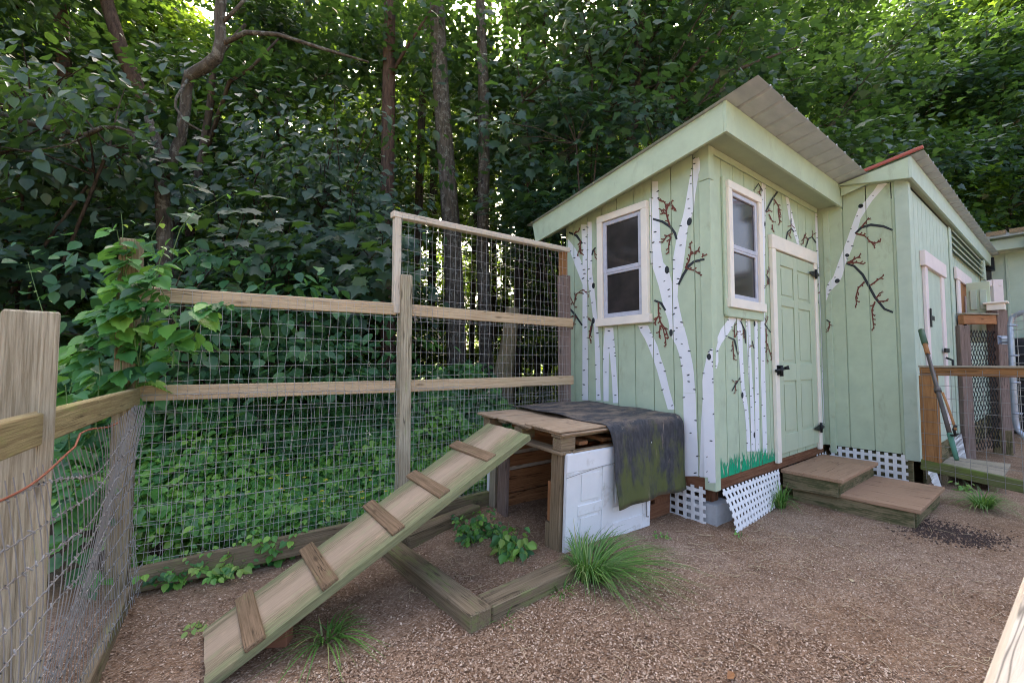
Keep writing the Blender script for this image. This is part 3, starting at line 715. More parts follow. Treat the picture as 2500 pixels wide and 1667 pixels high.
twig(shed, WB, ZE([(655, 335), (720, 210), (770, 140), (815, 70)]), [ZE([(745, 200), (790, 270), (822, 380)]), ZE([(790, 300), (800, 400), (808, 460)]), ZE([(690, 360), (735, 450)]), ZE([(660, 340), (705, 320)]), ZE([(725, 470), (737, 550)])], 3.6, 11)
twig(shed, WB, ZE([(530, 110), (580, 35), (622, 112)]), [ZE([(600, 90), (588, 150)])], 3.2, 12)
twig(shed, WB, ZE([(872, 640), (890, 550), (930, 512), (958, 550)]), [ZE([(930, 520), (905, 600)]), ZE([(890, 490), (945, 485)])], 3.0, 13)
twig(shed, WB, ZE([(1080, 722), (1110, 622), (1150, 602), (1192, 665)]), [ZE([(1110, 640), (1070, 575)]), ZE([(1070, 580), (1055, 680)]), ZE([(1150, 600), (1160, 550)])], 3.2, 14)
twig(shed, WB, ZE([(660, 1000), (690, 1050), (690, 1110)]), [ZE([(665, 1010), (700, 945)]), ZE([(680, 1050), (672, 1120)])], 2.6, 15)
twig(shed, WB, ZC([(175, 365), (230, 388), (262, 520)]), [ZC([(215, 400), (222, 480), (222, 565)]), ZC([(230, 370), (235, 240)]), ZC([(235, 370), (258, 310)])], 3.2, 16)
twig(shed, WB, ZC([(285, 230), (322, 310), (328, 420)]), [ZC([(290, 225), (295, 195)]), ZC([(310, 300), (312, 380)])], 2.8, 17)
twig(shed, WB, ZC([(492, 250), (545, 325)]), [ZC([(505, 290), (510, 420), (515, 600)]), ZC([(515, 420), (545, 520), (575, 600)]), ZC([(500, 250), (525, 190)])], 2.8, 18)
twig(shed, WB, ZC([(280, 720), (240, 780), (208, 835)]), [ZC([(270, 745), (215, 755)]), ZC([(240, 790), (235, 860)])], 2.8, 19)
twig(shed, WB, ZC([(385, 400), (400, 465)]), [ZC([(390, 440), (375, 440)])], 2.4, 20)
twig(shed, WB, ZE([(1215, 1100), (1190, 1180), (1215, 1310)]), [ZE([(1195, 1190), (1250, 1205)])], 2.6, 21)
gp = []
for k in range(74):
    t = (k + R1.random()) / 74; bx_, by_ = 800 + t * 865, 575 - t * 290; h = (340 - 110 * t) * R1.uniform(.55, 1.05); ln = R1.uniform(-60, 60)
    p = ZF([(bx_, by_), (bx_ + ln * .4, by_ - h * .55), (bx_ + ln, by_ - h)]); w = R1.uniform(1.8, 3.8) * (1 - .3 * t)
    gp += stroke([(p[0][0], p[0][1], w), (p[1][0], p[1][1], w * .8), (p[2][0], p[2][1], w * .25)])
tag(paint_on('painted_grass', M_paintgrass, shed, WB, gp, .0019, .00002), kind='stuff')

# ================================================================== SECOND, LONGER SHED
shed2 = thing('long_shed', (X1, YD, 0), 'longer green shed with red roof edge and one painted birch limb on its end wall', 'shed')
gC = [1.072, 1.275, 1.478]
SC_ = X1 + .018
wallC = box('wall', M_green, shed2, (SC_ + .010, YD + .03, .36), (SC_ + .07, 3.9, 2.9), .002)
edges = [YD + .02] + gC + [Y0 + .06]
for a, b in zip(edges[:-1], edges[1:]): prism('siding_board', M_green, wallC, [(a + G, .350), (b - G, .350), (b - G, 3.19 - .16 * (b - G - .9)), (a + G, 3.19 - .16 * (a + G - .9))], 0, SC_, SC_ + .0095)
box('corner_board', M_green, shed2, (X1, 1.600, .27), (X1 + .0175, Y0 - .03, 2.915), .003)
box('corner_board', M_greenB, shed2, (X1, YD - .001, .30), (X1 + .0175, YD + .105, 3.06), .003)
box('corner_board', M_greenB, shed2, (X1 + .001, YD - .002, .30), (X1 + .10, YD + .0165, 3.03), .003)
XE = 11.9; SD = YD + .018
wallD = box('wall', M_greenB, shed2, (X1 + .03, SD + .010, .36), (XE, SD + .07, 2.98), .002)
x = X1 + .11; k = 0
while x < XE:
    b = min(x + .2, XE); prism('siding_board', M_greenB, wallD, [(x + G, .345), (b - G, .345), (b - G, 3.0), (x + G, 3.0)], 1, SD, SD + .0095); x = b
box('wall', M_greenB, shed2, (X1 + .1, 3.85, .3), (XE, 3.92, 2.6)); box('wall', M_greenB, shed2, (XE - .05, YD + .1, .3), (XE, 3.85, 2.6))
YF2, XF2 = .895, 5.50
def zr2(y): return -.16 * (y - YF2)
prism('fascia_board', M_green, shed2, [(YF2 + .02, 3.022), (1.47, 3.128), (1.47, 3.137), (YF2 + .02, 3.226)], 0, XF2 - .001, XF2 + .022)
prism('fascia_board', M_green, shed2, [(1.20, 3.085), (1.46, 3.02), (1.46, 3.12), (1.20, 3.08)], 0, XF2 + .03, XF2 + .045)
meshobj('soffit', [(XF2 + .022, .92, 3.04), (X1 + .02, .92, 3.04), (X1 + .02, 1.50, 3.115), (XF2 + .022, 1.50, 3.115), (XF2 + .022, .92, 3.052), (X1 + .02, .92, 3.052), (X1 + .02, 1.50, 3.127), (XF2 + .022, 1.50, 3.127)], [[0, 1, 2, 3][::-1], [4, 5, 6, 7], [0, 1, 5, 4], [1, 2, 6, 5], [2, 3, 7, 6], [3, 0, 4, 7]], M_soffit, shed2)
prism('fascia_board', M_greenB, shed2, [(XF2 + .001, 3.020), (XE + .1, 3.020), (XE + .1, 3.228), (XF2 + .001, 3.228)], 1, YF2 - .003, YF2 + .019)
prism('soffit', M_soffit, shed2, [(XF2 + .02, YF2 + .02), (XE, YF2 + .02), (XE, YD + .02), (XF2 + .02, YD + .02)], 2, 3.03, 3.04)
ribbed_roof(shed2, 5.50, XE + .15, .80, 4.1, lambda y: 3.236 + zr2(y), M_roof, .24)
bo = board('roof_edge', M_redroof, shed2, (5.485, .80, 3.262 + zr2(.8)), (5.485, 3.9, 3.262 + zr2(3.9)), .03, .03, (1, 0, 0))
# narrow door
d2 = box('door', M_greenB, shed2, (6.30, SD - .012, .36), (7.08, SD - .001, 2.26)); 
box('door_casing', M_pink, shed2, (6.17, SD - .03, .30), (6.30, SD - .001, 2.2595)); box('door_casing', M_pink, shed2, (7.08, SD - .03, .36), (7.24, SD - .001, 2.2595)); box('door_casing', M_pink, shed2, (6.10, SD - .045, 2.26), (7.30, SD - .001, 2.42))
for z in (1.72, .95):
    h = box('hinge', M_black, d2, (6.27, SD - .042, z - .10), (6.33, SD - .034, z + .10)); box('strap', M_black, h, (6.33, SD - .042, z - .025), (6.47, SD - .034, z + .025))
l2 = box('latch', M_black, d2, (6.98, SD - .05, 1.36), (7.22, SD - .032, 1.41)); tube('pull', M_black, l2, [(7.06, SD - .035, 1.30), (7.06, SD - .09, 1.27), (7.06, SD - .09, 1.14), (7.06, SD - .035, 1.10)], .012)
box('corner_board', M_greenB, shed2, (7.86, SD - .017, .34), (8.02, SD - .001, 3.01))
# louvre, open hatch
lv = box('louvre', M_greenB, shed2, (8.05, SD - .004, 2.68), (10.9, SD - .001, 3.0))
for k in range(4): board('slat', M_greenB, lv, (8.1, SD - .03, 2.72 + .085 * k), (10.85, SD - .03, 2.72 + .085 * k), .075, .012, (0, -.8, .45))
box('jamb', M_greenB, lv, (10.86, SD - .06, 2.66), (11.0, SD - .005, 3.0))
ht = box('hatch', M_brown, shed2, (8.45, SD - .006, 1.05), (9.3, SD - .001, 2.36))
box('casing', M_pink, ht, (8.25, SD - .03, 1.0), (8.45, SD - .007, 2.3595)); box('casing', M_pink, ht, (8.15, SD - .035, 2.36), (9.5, SD - .007, 2.52)); box('jamb', M_orange, ht, (8.452, SD - .02, 1.05), (8.70, SD - .007, 2.35))
box('curtain', M_pink, ht, (8.95, SD - .022, 1.05), (9.25, SD - .007, 2.2), .01)
sh = board('shutter', M_door, ht, (8.93, SD - .03, 1.95), (8.93, SD - .26, 1.95), .86, .03, (-1, -.1, 0))
for z in (1.72, 2.13):
    for y in (-.10, -.195): board('panel', M_greenB, sh, (8.907, SD + y - .033, z), (8.907, SD + y + .033, z), .28, .02, (-1, -.1, 0))
# lattice skirt below the end wall
lattice(shed2, (X1 + .012, Y0 - .02, .340), (X1 + .012, YD + .09, .340), (X1 + .012, Y0 - .02, -.02), (X1 + .012, YD + .09, -.02), 10, 5, .030, .030, (-1, 0, 0))
box('skirt_board', M_stepside, shed2, (X1 + .05, YD + .06, -.02), (X1 + .08, Y0 - .05, .33))
lattice(shed2, (5.72, YD + .0, .29), (6.1, YD + .0, .29), (5.68, YD - .1, -.01), (6.0, YD - .08, 0), 7, 4, .018, .022, (0, -1, 0))
lattice(shed2, (7.3, YD + .0, .33), (8.0, YD + .0, .33), (7.34, YD - .06, .0), (7.8, YD - .06, .0), 8, 4, .020, .022, (0, -1, 0))
box('skirt_board', M_stepside, shed2, (6.05, YD + .03, .0), (XE, YD + .06, .34))
# mural on the end wall
WC = Wall(0, X1 + .01, pieces(YD + .106, gC, Y0 + .01, SC_, [(YD, YD + .105, X1 - .0016), (1.600, Y0 - .03, X1 - .0016)]))
WC.pieces = [p for p in WC.pieces if p[1] > p[0]]
birch(shed2, WC, rows(ZD, [(75, 745, 838), (180, 675, 745), (270, 600, 665), (350, 530, 612), (450, 490, 550), (550, 455, 525), (650, 420, 490), (730, 390, 470), (800, 362, 440), (880, 332, 405), (1000, 290, 375), (1060, 250, 340), (1110, 228, 290), (1160, 226, 255), (1225, 225, 232)]), 13,
      [(*ZD([(553, 325)])[0], 6.6, 5.2, 10, -.4), (*ZD([(423, 797)])[0], 5.2, 4.4), (*ZD([(328, 1042)])[0], 6.6, 5.4, 10, -.5)], 3.4)
twig(shed2, WC, ZD([(500, 590), (560, 530), (650, 505), (770, 520), (855, 555)]), [ZD([(510, 590), (590, 610), (640, 660), (690, 710)]), ZD([(640, 665), (690, 680), (745, 665)]), ZD([(560, 530), (630, 435)])], 5.2, 31)
twig(shed2, WC, ZD([(415, 875), (490, 900), (570, 980), (620, 1070), (690, 1200), (780, 1310), (862, 1342)]), [ZD([(590, 1050), (530, 1110), (505, 1200), (515, 1275)]), ZD([(645, 1085), (720, 1030), (775, 990)]), ZD([(700, 1210), (740, 1150)]), ZD([(720, 1240), (815, 1230)]), ZD([(690, 1240), (660, 1320), (670, 1420), (682, 1500)]), ZD([(425, 870), (500, 830), (548, 800)]), ZD([(430, 868), (520, 865), (580, 885)])], 5.2, 32)
twig(shed2, WC, ZD([(230, 1415), (268, 1440)]), [ZD([(255, 1440), (262, 1480), (245, 1530)])], 3.6, 33)

# ================================================================== FAR BUILDING on the right
XB3 = 12.1
barn = thing('green_outbuilding', (XB3, -1, 0), 'pale green board and batten building at the far right behind the tube gate', 'building')
box('wall', M_greenB, barn, (XB3, -6, 0), (XB3 + .2, .93, 3.5))
box('wall', M_greenB, barn, (XB3 + .2, .80, 0), (XB3 + 4, .93, 3.4)); box('wall', M_greenB, barn, (XB3 + .2, -6, 0), (XB3 + 4, -5.8, 3.4))
for k in range(9): box('batten', M_greenB, barn, (XB3 - .02, .70 - .62 * k, .3), (XB3 - .001, .74 - .62 * k, 3.25))
box('fascia_board', M_greenB, barn, (XB3 - .35, -6, 3.28), (XB3 - .30, .90, 3.47)); box('frieze_board', M_greenB, barn, (XB3 - .04, -6, 3.26), (XB3 - .001, .92, 3.46))
prism('roof', M_roof, barn, [(XB3 - .5, 3.49), (XB3 + 4.2, 4.3), (XB3 + 4.2, 4.36), (XB3 - .5, 3.55)], 1, -6.1, .95)
for k in range(26): prism('roof_tile', M_pallet, barn, [(XB3 - .55, 3.53), (XB3 - .2, 3.585), (XB3 - .2, 3.63), (XB3 - .55, 3.60)], 1, .92 - .28 * k - .24, .92 - .28 * k)
box('rafter_tail', M_white, barn, (XB3 - .45, .32, 3.26), (XB3 - .04, .46, 3.44))
lamp = thing('wall_lantern', (11.98, .55, 2.4), 'black lantern with a sloped cap on the far green wall beside the louvred shed', 'lantern')
lx, ly = 11.85, float(on_x(2412, 660, 11.85)[1])
lz = float(on_x(2412, 662, 11.85)[2])
prism('cap', M_black, lamp, [(lx - .09, lz), (lx + .09, lz), (lx + .035, lz + .24), (lx - .035, lz + .24)], 1, ly - .085, ly + .085)
box('glass', M_glass, lamp, (lx - .045, ly - .045, lz - .25), (lx + .045, ly + .045, lz)); box('bracket', M_black, lamp, (lx, ly - .02, lz - .28), (XB3 - .002, ly + .02, lz - .25))

# ================================================================== STEPS
st = thing('entry_steps', (4.9, 1.2, 0), 'two tier brown wooden box steps with mossy sides below the green door', 'steps')
def tier(xa, xb, ya, yb, z, leg):
    nb = 2; ym = ya + (yb - ya) * .34
    sp = xa + (xb - xa) * .74
    for a, b in ((xa, sp - .002), (sp + .002, xb)): box('tread', M_step, st, (a, ya, z - .032), (b, yb, z), .004)
    box('front_panel', M_stepside, st, (xa + .04, ya + .03, leg), (xb - .04, ya + .065, z - .0325), .003)
    box('front_panel', M_stepside, st, (xa + .012, ya + .04, leg), (xa + .045, yb - .01, z - .0325), .003)
    box('front_panel', M_stepside, st, (xb - .075, ya + .07, leg), (xb - .04, yb - .01, z - .0325), .003)
# tiers run along the wall; the viewer sees their left ends
tier(4.37, 5.43, 1.215, Y0 - .005, .272, .112)
tier(4.415, 5.40, .752, 1.62, .142, -.02)
box('leg', M_stepside, st, (4.47, .80, -.03), (4.56, .89, .108)); box('leg', M_stepside, st, (5.25, .80, -.03), (5.34, .89, .108))

# ================================================================== BACK FENCE with wire netting
fb = thing('back_fence', (1.26, 2.97, 0), 'long wire mesh fence of pale rails along the wood, with a taller frame at right', 'fence')
pL = np.array([-.255, 3.177]); pM = np.array([1.259, 2.967]); pR = np.array([2.96, 3.012])
def vpost(name, mat, parent, p, z0, z1, w=.089, ang=0.0, t=None):
    return board(name, mat, parent, (p[0], p[1], z0), (p[0], p[1], z1), w, t or w, (sin(ang), -cos(ang), 0), .006)
vpost('post', M_fencepost, fb, pL, -.1, 1.93, .092, -.12)
vpost('post', M_post, fb, pM + np.array([.01, 0]), -.1, 1.885, .085)
vpost('post', M_purple, fb, pR + np.array([0, .03]), -.1, 2.10, .095)
board('post_top', M_orange, fb, (pR[0] - .012, pR[1] + .03, 2.10), (pR[0] - .012, pR[1] + .03, 2.345), .07, .06, (0, -1, 0))
def lerp2(a, b, t): return a + (b - a) * t
n1 = Vector((pM[0] - pL[0], pM[1] - pL[1], 0)).normalized(); n1 = Vector((n1.y, -n1.x, 0)); n2 = Vector((0, -1, 0))
def rail(mat, a, b, z, w, nrm, off, za=None):
    za = z if za is None else za
    return board('rail', mat, fb, (a[0] + nrm.x * off, a[1] + nrm.y * off, z), (b[0] + nrm.x * off, b[1] + nrm.y * off, za), w, .036, nrm)
rail(M_new, lerp2(pL, pM, -.01), lerp2(pL, pM, .965), 1.632, .085, n1, .0)
rail(M_new, lerp2(pM, pR, .035), pR + np.array([.06, -.02]), 1.632, .085, n2, .0)
rail(M_new, lerp2(pL, pM, .03), lerp2(pL, pM, .965), 1.075, .085, n1, .0)
rail(M_new, lerp2(pM, pR, .035), pR + np.array([.06, -.02]), 1.075, .085, n2, .0)
board('base_board', M_bed, fb, (pL[0] + .05, pL[1] - .05, .075), (pM[0] - .03, pM[1] - .05, .135), .13, .036, n1)
board('base_board', M_bed, fb, (pM[0] + .03, pM[1] - .045, .135), (pR[0], pR[1] - .05, .15), .13, .036, n2)
# raised frame
fx0 = pM[0] - .052
vpost('frame_post', M_pale, fb, (fx0, pM[1] + .01), 1.60, 2.30, .050, 0, .055)
board('frame_rail', M_pale, fb, (fx0 - .04, pM[1] + .01, 2.322), (pR[0] + .03, pR[1], 2.352), .06, .045, (0, 0, 1))
# netting
RW = random.Random(5)
def netting(a, b, z0, z1, du, dz, nrm, off, lean=0.0, jit=.004, zmid=None, ends=None):
    L = math.hypot(b[0] - a[0], b[1] - a[1]); d = ((b[0] - a[0]) / L, (b[1] - a[1]) / L); lines = []
    bow = lambda u, z: .006 * sin(u * 3.1 + z * 2) + .0015 * sin(u * 11 + z * 4)
    def P(u, z, o=0): 
        q = off + bow(u, z) + o; return (a[0] + d[0] * u + nrm.x * q, a[1] + d[1] * u + nrm.y * q, z)
    nz = int(round((z1 - z0) / dz)); zs = [z0 + (z1 - z0) * k / nz for k in range(nz + 1)]
    u = du * .5
    while u < L:
        ph = RW.uniform(0, 6); lines.append([P(u + lean * (z - z0) + RW.gauss(0, jit) , z) for z in zs]); u += du
    for z in zs:
        ph = RW.uniform(0, 6); lines.append([P(uu, z + .006 * sin(uu * 3.3 + ph) + RW.gauss(0, .0015), -.002) for uu in np.linspace(0, L, max(8, int(L / .06)))])
    return lines
W = netting(pL, pM, .12, 1.66, .050, .087, n1, .026, .004) + netting(pL, pM, .06, 1.06, .043, .10, n1, .034, .03, .004)
W2 = netting(pM, pR, .12, 1.66, .048, .087, n2, .026, .01) + netting(pM, pR, .06, 1.05, .040, .10, n2, .034, .015, .004)
W3 = netting((fx0, pM[1]), pR, 1.55, 2.335, .050, .087, n2, .03, .0, .003)
for ww in (W, W2, W3): tag(wires('wire_netting', M_wire, fb, ww, .00105), kind='stuff')

# ================================================================== SIDE FENCE at the left
fs = thing('side_fence', (-.3, 2.2, 0), 'near side fence at left edge with thick weathered post, greenish rail and slack crumpled wire', 'fence')
pN = at(61, 900, 1.33)[:2]; pS = np.array([-.285, 3.10])
dirs = Vector((pS[0] - pN[0], pS[1] - pN[1], 0)).normalized(); ns = Vector((dirs.y, -dirs.x, 0))     # towards the yard
vp = vpost('post', M_post, fs, pN, -.1, 1.407, .108, .25)
c = at(119, 900, 1.215)[:2]
board('batten', M_post, fs, (c[0], c[1], -.05), (c[0], c[1], 1.392), .034, .03, (sin(.25), -cos(.25), 0))
r0 = np.array(at(-260, 1075, .93)); r1 = np.array(at(332, 959, 2.30)); r0[2] = r1[2] = 1.065
e0 = np.array(at(0, 1064, 1.02)); e0[2] = 1.065
rd = (r1 - e0) / np.linalg.norm(r1 - e0)
board('rail', M_treat, fs, e0 - rd * .5, r1, .089, .036, ns)
b0 = on_z(204, 1690, .03); b1 = on_z(312, 1452, .03); bd = (b1 - b0) / np.linalg.norm(b1 - b0)
board('base_board', M_bed, fs, b0 - bd * 1.0, b1, .09, .04, ns)
# crumpled mesh: bundles of vertical wires hanging from the rail, knotted horizontals
def fence_pt(s, z, o=.05):
    q = e0 + rd * s; return Vector((q[0] + ns.x * o, q[1] + ns.y * o, z))
Ls = np.linalg.norm(r1 - e0); WL, WK = [], []
nS = 50
for k in range(nS):
    s = -.30 + (Ls + .26) * (k + RW.uniform(-.28, .28)) / nS
    ztop = 1.055 - .03 * abs(sin(s * 3)) if s > .45 else .985
    pull = .17 * math.exp(-((s - .42) / .3) ** 2) - .10 * math.exp(-((s - 1.0) / .35) ** 2); pts = []; j0 = RW.gauss(0, .006)
    for j in range(12):
        t = j / 11; z = ztop * (1 - t) + .06 * t
        pts.append(fence_pt(s + pull * sin(pi * min(1, t * 1.3)) * (1 - t) + j0 * t, z, .046 + .03 * sin(t * 4 + s * 2)))
    WL.append(pts)
for j in range(1, 12):
    pts = []; ph = RW.uniform(0, 6)
    for k in range(50):
        s = -.30 + (Ls + .26) * k / 49; t = j / 11.5
        pts.append(fence_pt(s, (1.02 * (1 - t) + .07 * t) - .05 * math.exp(-((s - .45) / .25) ** 2) * (1 - t) + .012 * sin(s * 5 + ph), .046 + .03 * sin(t * 4 + s * 2) + .003))
        c = Vector(pts[-1]); WK.append([c + Vector((RW.gauss(0, .003), RW.gauss(0, .003), -.005)), c + Vector((0, 0, .001)), c + Vector((RW.gauss(0, .004), RW.gauss(0, .004), .005))])
    WL.append(pts)
tag(wires('wire_netting', M_darkwire, fs, WL, .0013, 5), kind='stuff'); tag(wires('wire_knot', M_darkwire, fs, WK, .0024, 5), kind='stuff')
tube('red_cord', M_redcord, fs, [fence_pt(s, 1.0 + .02 * sin(s * 3) - .012 * cos(s * 9) - (.03 if s < .3 else 0), .062) for s in np.linspace(-.3, Ls * .55, 26)], .0030, 6)

# ================================================================== PALLET SHELTER
HX, HY0, HY1, HXB, HZ = 1.93, 2.03, 2.94, 3.195, .80
hut = thing('pallet_shelter', (HX, HY0, 0), 'low animal shelter built of brown pallets with an old white panel door as its side', 'shelter')
# roof deck: boards on blocks, pallet style
for k, (ya, yb) in enumerate(((HY0 - .03, 2.28), (2.29, 2.50), (2.51, 2.72), (2.73, HY1 + .02))):
    box('roof_board', M_plytop, hut, (HX - .04 - .02 * (k % 2), ya, HZ - .014), (HXB, yb, HZ + .004 * (k % 2)), .004)
box('roof_board', M_plytop, hut, (HX - .06, HY0 - .02, HZ + .004), (HX + .62, 2.36, HZ + .018), .004)
for y in (HY0 + .0, 2.35, 2.62, HY1 - .09):
    box('bearer', M_pallet, hut, (HX - .03, y, HZ - .036), (HXB - .01, y + .09, HZ - .0145), .004)
for x in (HX - .02, 2.55, 3.05):
    for y in (HY0 + .002, 2.44, HY1 - .10): box('spacer_block', M_pallet, hut, (x, y, HZ - .118), (x + .13, y + .085, HZ - .0365), .005)
for x in (HX - .03, 2.55, 3.05): box('bearer', M_pallet, hut, (x, HY0 - .005, HZ - .142), (x + .10, HY1, HZ - .1185), .004)
box('bearer', M_pallet, hut, (HX + .075, HY0 - .012, HZ - .145), (HXB, HY0 + .02, HZ - .120), .003)
for k in range(5): box('inner_slat', M_brown, hut, (HX + .2 + .24 * k, HY0 + .06, HZ - .115), (HX + .29 + .24 * k, HY1 - .1, HZ - .09), .003)
# front frames either side of the opening
box('front_post', M_pallet, hut, (HX, HY0 + .02, .02), (HX + .035, HY0 + .115, HZ - .143)); box('front_post', M_grey, hut, (HX + .036, HY0 + .03, .02), (HX + .075, HY0 + .06, HZ - .143))
box('front_post', M_grey, hut, (HX + .076, HY0 + .035, .02), (HX + .10, HY0 + .10, HZ - .143))
box('front_block', M_brown, hut, (HX + .004, HY0 + .04, .20), (HX + .03, HY0 + .145, .46)); box('front_block', M_pallet, hut, (HX + .002, HY0 + .116, .03), (HX + .03, HY0 + .16, .19))
box('front_post', M_grey, hut, (HX + .05, HY1 - .10, .0), (HX + .09, HY1 - .02, HZ - .143)); box('front_post', M_purple, hut, (HX + .03, HY1 - .27, .0), (HX + .065, HY1 - .16, HZ - .143)); box('front_post', M_white, hut, (HX + .06, HY1 - .015, .0), (HX + .08, HY1 + .03, .5))
# inner left wall: horizontal brown boards with pale gaps
for za, zb, mm in ((.03, .155, M_brown), (.165, .34, M_brown), (.375, .465, M_brown), (.50, .62, M_brown)):
    box('inner_board', mm, hut, (HX + .09, HY1 - .14, za), (HXB - .02, HY1 - .115, zb), .003)
box('inner_backing', M_pale, hut, (HX + .09, HY1 - .112, .03), (HXB - .02, HY1 - .095, .63)); box('inner_post', M_brown, hut, (2.62, HY1 - .165, .22), (2.72, HY1 - .141, .64))
for za, zb in ((.03, .17), (.18, .34), (.36, .48), (.50, .63)): box('back_board', M_brown, hut, (HXB - .05, HY0 + .05, za), (HXB - .02, HY1 - .15, zb), .003)
# far side pallet boards seen right of the white door
for za, zb in ((.02, .135), (.165, .30)): box('side_board', M_band, hut, (2.80, HY0 + .03, za), (HXB - .01, HY0 + .055, zb), .003)
box('side_board', M_band, hut, (2.98, HY0 + .031, .02), (HXB - .012, HY0 + .054, .30), .003)
# old panel door used as the side
dy = HY0 - .022
sdoor = board('side_door', M_white, hut, (HX + .015, dy + .02, .348), (2.80, dy - .012, .348), .635, .020, (0, -1, 0), .004)
def on_door(name, xa, xb, za, zb, d=.008, mat=M_white):
    f = lambda x: dy + .02 - .032 * (x - HX - .015) / .855
    return board(name, mat, sdoor, (xa, f(xa) - .0105 - d / 2, (za + zb) / 2), (xb, f(xb) - .0105 - d / 2, (za + zb) / 2), zb - za, d, (0.037, -1, 0), .003)
on_door('stile', HX + .016, HX + .12, .035, .545); on_door('stile', HX + .345, HX + .455, .035, .545); on_door('stile', HX + .78, HX + .865, .035, .545)
on_door('rail', HX + .016, HX + .865, .546, .662); on_door('rail', HX + .121, HX + .344, .255, .320); on_door('rail', HX + .456, HX + .779, .215, .25); on_door('rail', HX + .456, HX + .779, .035, .14)
on_door('raised_panel', HX + .15, HX + .315, .345, .52, .006); on_door('raised_panel', HX + .15, HX + .315, .05, .235, .006); on_door('raised_panel', HX + .485, HX + .75, .27, .52, .006)
tube('hook', M_darkwire, sdoor, [(HX + .80, dy - .04, .24), (HX + .80, dy - .045, .15), (HX + .79, dy - .05, .125), (HX + .815, dy - .05, .12)], .005)
tube('tie_wire', M_darkwire, sdoor, [(HX - .002, dy - .008, .52), (HX + .30, dy - .02, .553), (HX + .60, dy - .032, .567)], .0016)
hut.matrix_basis = Matrix.Translation((HX, HY0, 0)) @ Matrix.Rotation(.05, 4, 'X')
# rubber mat draped over roof and side
def drape():
    V, Fc = [], []; nu, nv = 40, 44; rr = random.Random(9)
    top_len = HY1 - HY0 + .10; hang = .50
    for i in range(nu + 1):
        u = i / nu
        for j in range(nv + 1):
            v = j / nv * (top_len + hang)
            xl = 2.31 + .05 * sin(v * 6) * .4 - (.09 * max(0, 1 - v / top_len) if v < top_len else 0)
            x = xl + (3.19 - xl) * u
            if v < top_len:
                y = HY1 + .02 - v; z = HZ + .022 + .05 * (y - HY0) + .006 * sin(x * 9 + y * 5) + .004 * sin(y * 14) + .012 * max(0, (1 - u)) * abs(sin(y * 7)) * .6
                k = (v - (top_len - .05)) / .05
                if k > 0: z -= .02 * k * k
            else:
                d = v - top_len; y = HY0 - .082 - .012 * sin(x * 8 + 1) - .03 * (d / hang) - .014 * sin(x * 17) * (d / hang); z = HZ - .004 - d * (1.08 + .02 * u)
                x = x + .05 * (d / hang) * (.6 - u) * .6 + .012 * sin(d * 15)
            V.append((x, y, z))
    m = nv + 1
    for i in range(nu):
        for j in range(nv): Fc.append([i * m + j, i * m + j + 1, (i + 1) * m + j + 1, (i + 1) * m + j])
    o = meshobj('rubber_mat', V, Fc, M_mat, None, smooth=True)
    s = o.modifiers.new('thickness', 'SOLIDIFY'); s.thickness = .006; s.offset = 1
    tag(o, 'black mossy rubber mat draped over the pallet shelter roof and down its side', 'mat')
drape()

# ================================================================== RAMP
TL = Vector(on_z(1190, 1032, .815)); TR = Vector(on_z(1291, 1060, .815)); BL = Vector(on_z(496, 1535, .035)); BR = Vector(on_z(499, 1668, .035))
rp = thing('plank_ramp', (BL + BR) / 2, 'mossy weathered plank ramp with nailed cleats leading up to the shelter roof', 'ramp')
ax = ((TL + TR) / 2 - (BL + BR) / 2).normalized(); sid = ((TR - TL).normalized() + (BR - BL).normalized()).normalized(); nr = sid.cross(ax).normalized()
if nr.z < 0: nr = -nr
def ramp_plank():
    M = Matrix.Translation((BL + BR) / 2) @ Matrix((ax, (nr.cross(ax)).normalized(), nr)).transposed().to_4x4(); Mi = M.inverted()
    n, m = 44, 10; V, Fc = [], []; rr = random.Random(2); T = .038
    for s in (0, 1):
        for i in range(n + 1):
            l = BL.lerp(TL, i / n); r = BR.lerp(TR, i / n)
            for j in range(m + 1):
                p = l.lerp(r, j / m); e = .006 * (rr.random() - .5) if (i in (0, n)) else 0
                p = p - nr * (T * s) + ax * (e * 2) + nr * ((rr.random() - .5) * .0025 if s == 0 else 0)
                if s == 0 and j in (0, m): p = p - nr * .004
                V.append(Mi @ p)
    k = m + 1; o2 = (n + 1) * k
    for i in range(n):
        for j in range(m):
            a = i * k + j; Fc.append([a, a + 1, a + k + 1, a + k]); Fc.append([o2 + a, o2 + a + k, o2 + a + k + 1, o2 + a + 1])
        for j in (0, m):
            a = i * k + j; q = [a, a + k, o2 + a + k, o2 + a]; Fc.append(q if j == 0 else q[::-1])
    for i in (0, n):
        for j in range(m):
            a = i * k + j; q = [a, o2 + a, o2 + a + 1, a + 1]; Fc.append(q if i == 0 else q[::-1])
    return meshobj('plank', V, Fc, M_ramp, rp, M)
ramp_plank()
def ramp_at(px, py):                       # point of the ramp's surface
    d = ray(px, py); O = Vector(EYEP); d = Vector(d); t = (TL - O).dot(nr) / d.dot(nr); return O + d * t
CZ = lambda x, y: (450 + x / 2.187, 950 + y / 2.187)
for (a, b, w) in (((1440, 298), (1645, 378), .085), ((1215, 458), (1395, 570), .085), ((985, 618), (1150, 765), .085), ((655, 850), (785, 1050), .09), ((325, 1110), (385, 1370), .095)):
    p = ramp_at(*CZ(*a)); q = ramp_at(*CZ(*b))
    board('cleat', M_cleat, rp, p + nr * .010, q + nr * .010, w * .84, .021, nr)
bk = thing('brick', Vector(on_z(665, 1583, .0)), 'reddish brick wedged under the lower end of the ramp', 'brick')
p = Vector(on_z(668, 1570, .0)); board('block', M_brick, bk, p + Vector((-.05, .04, .03)), p + Vector((.06, -.03, .03)), .07, .07, (0, 0, 1))

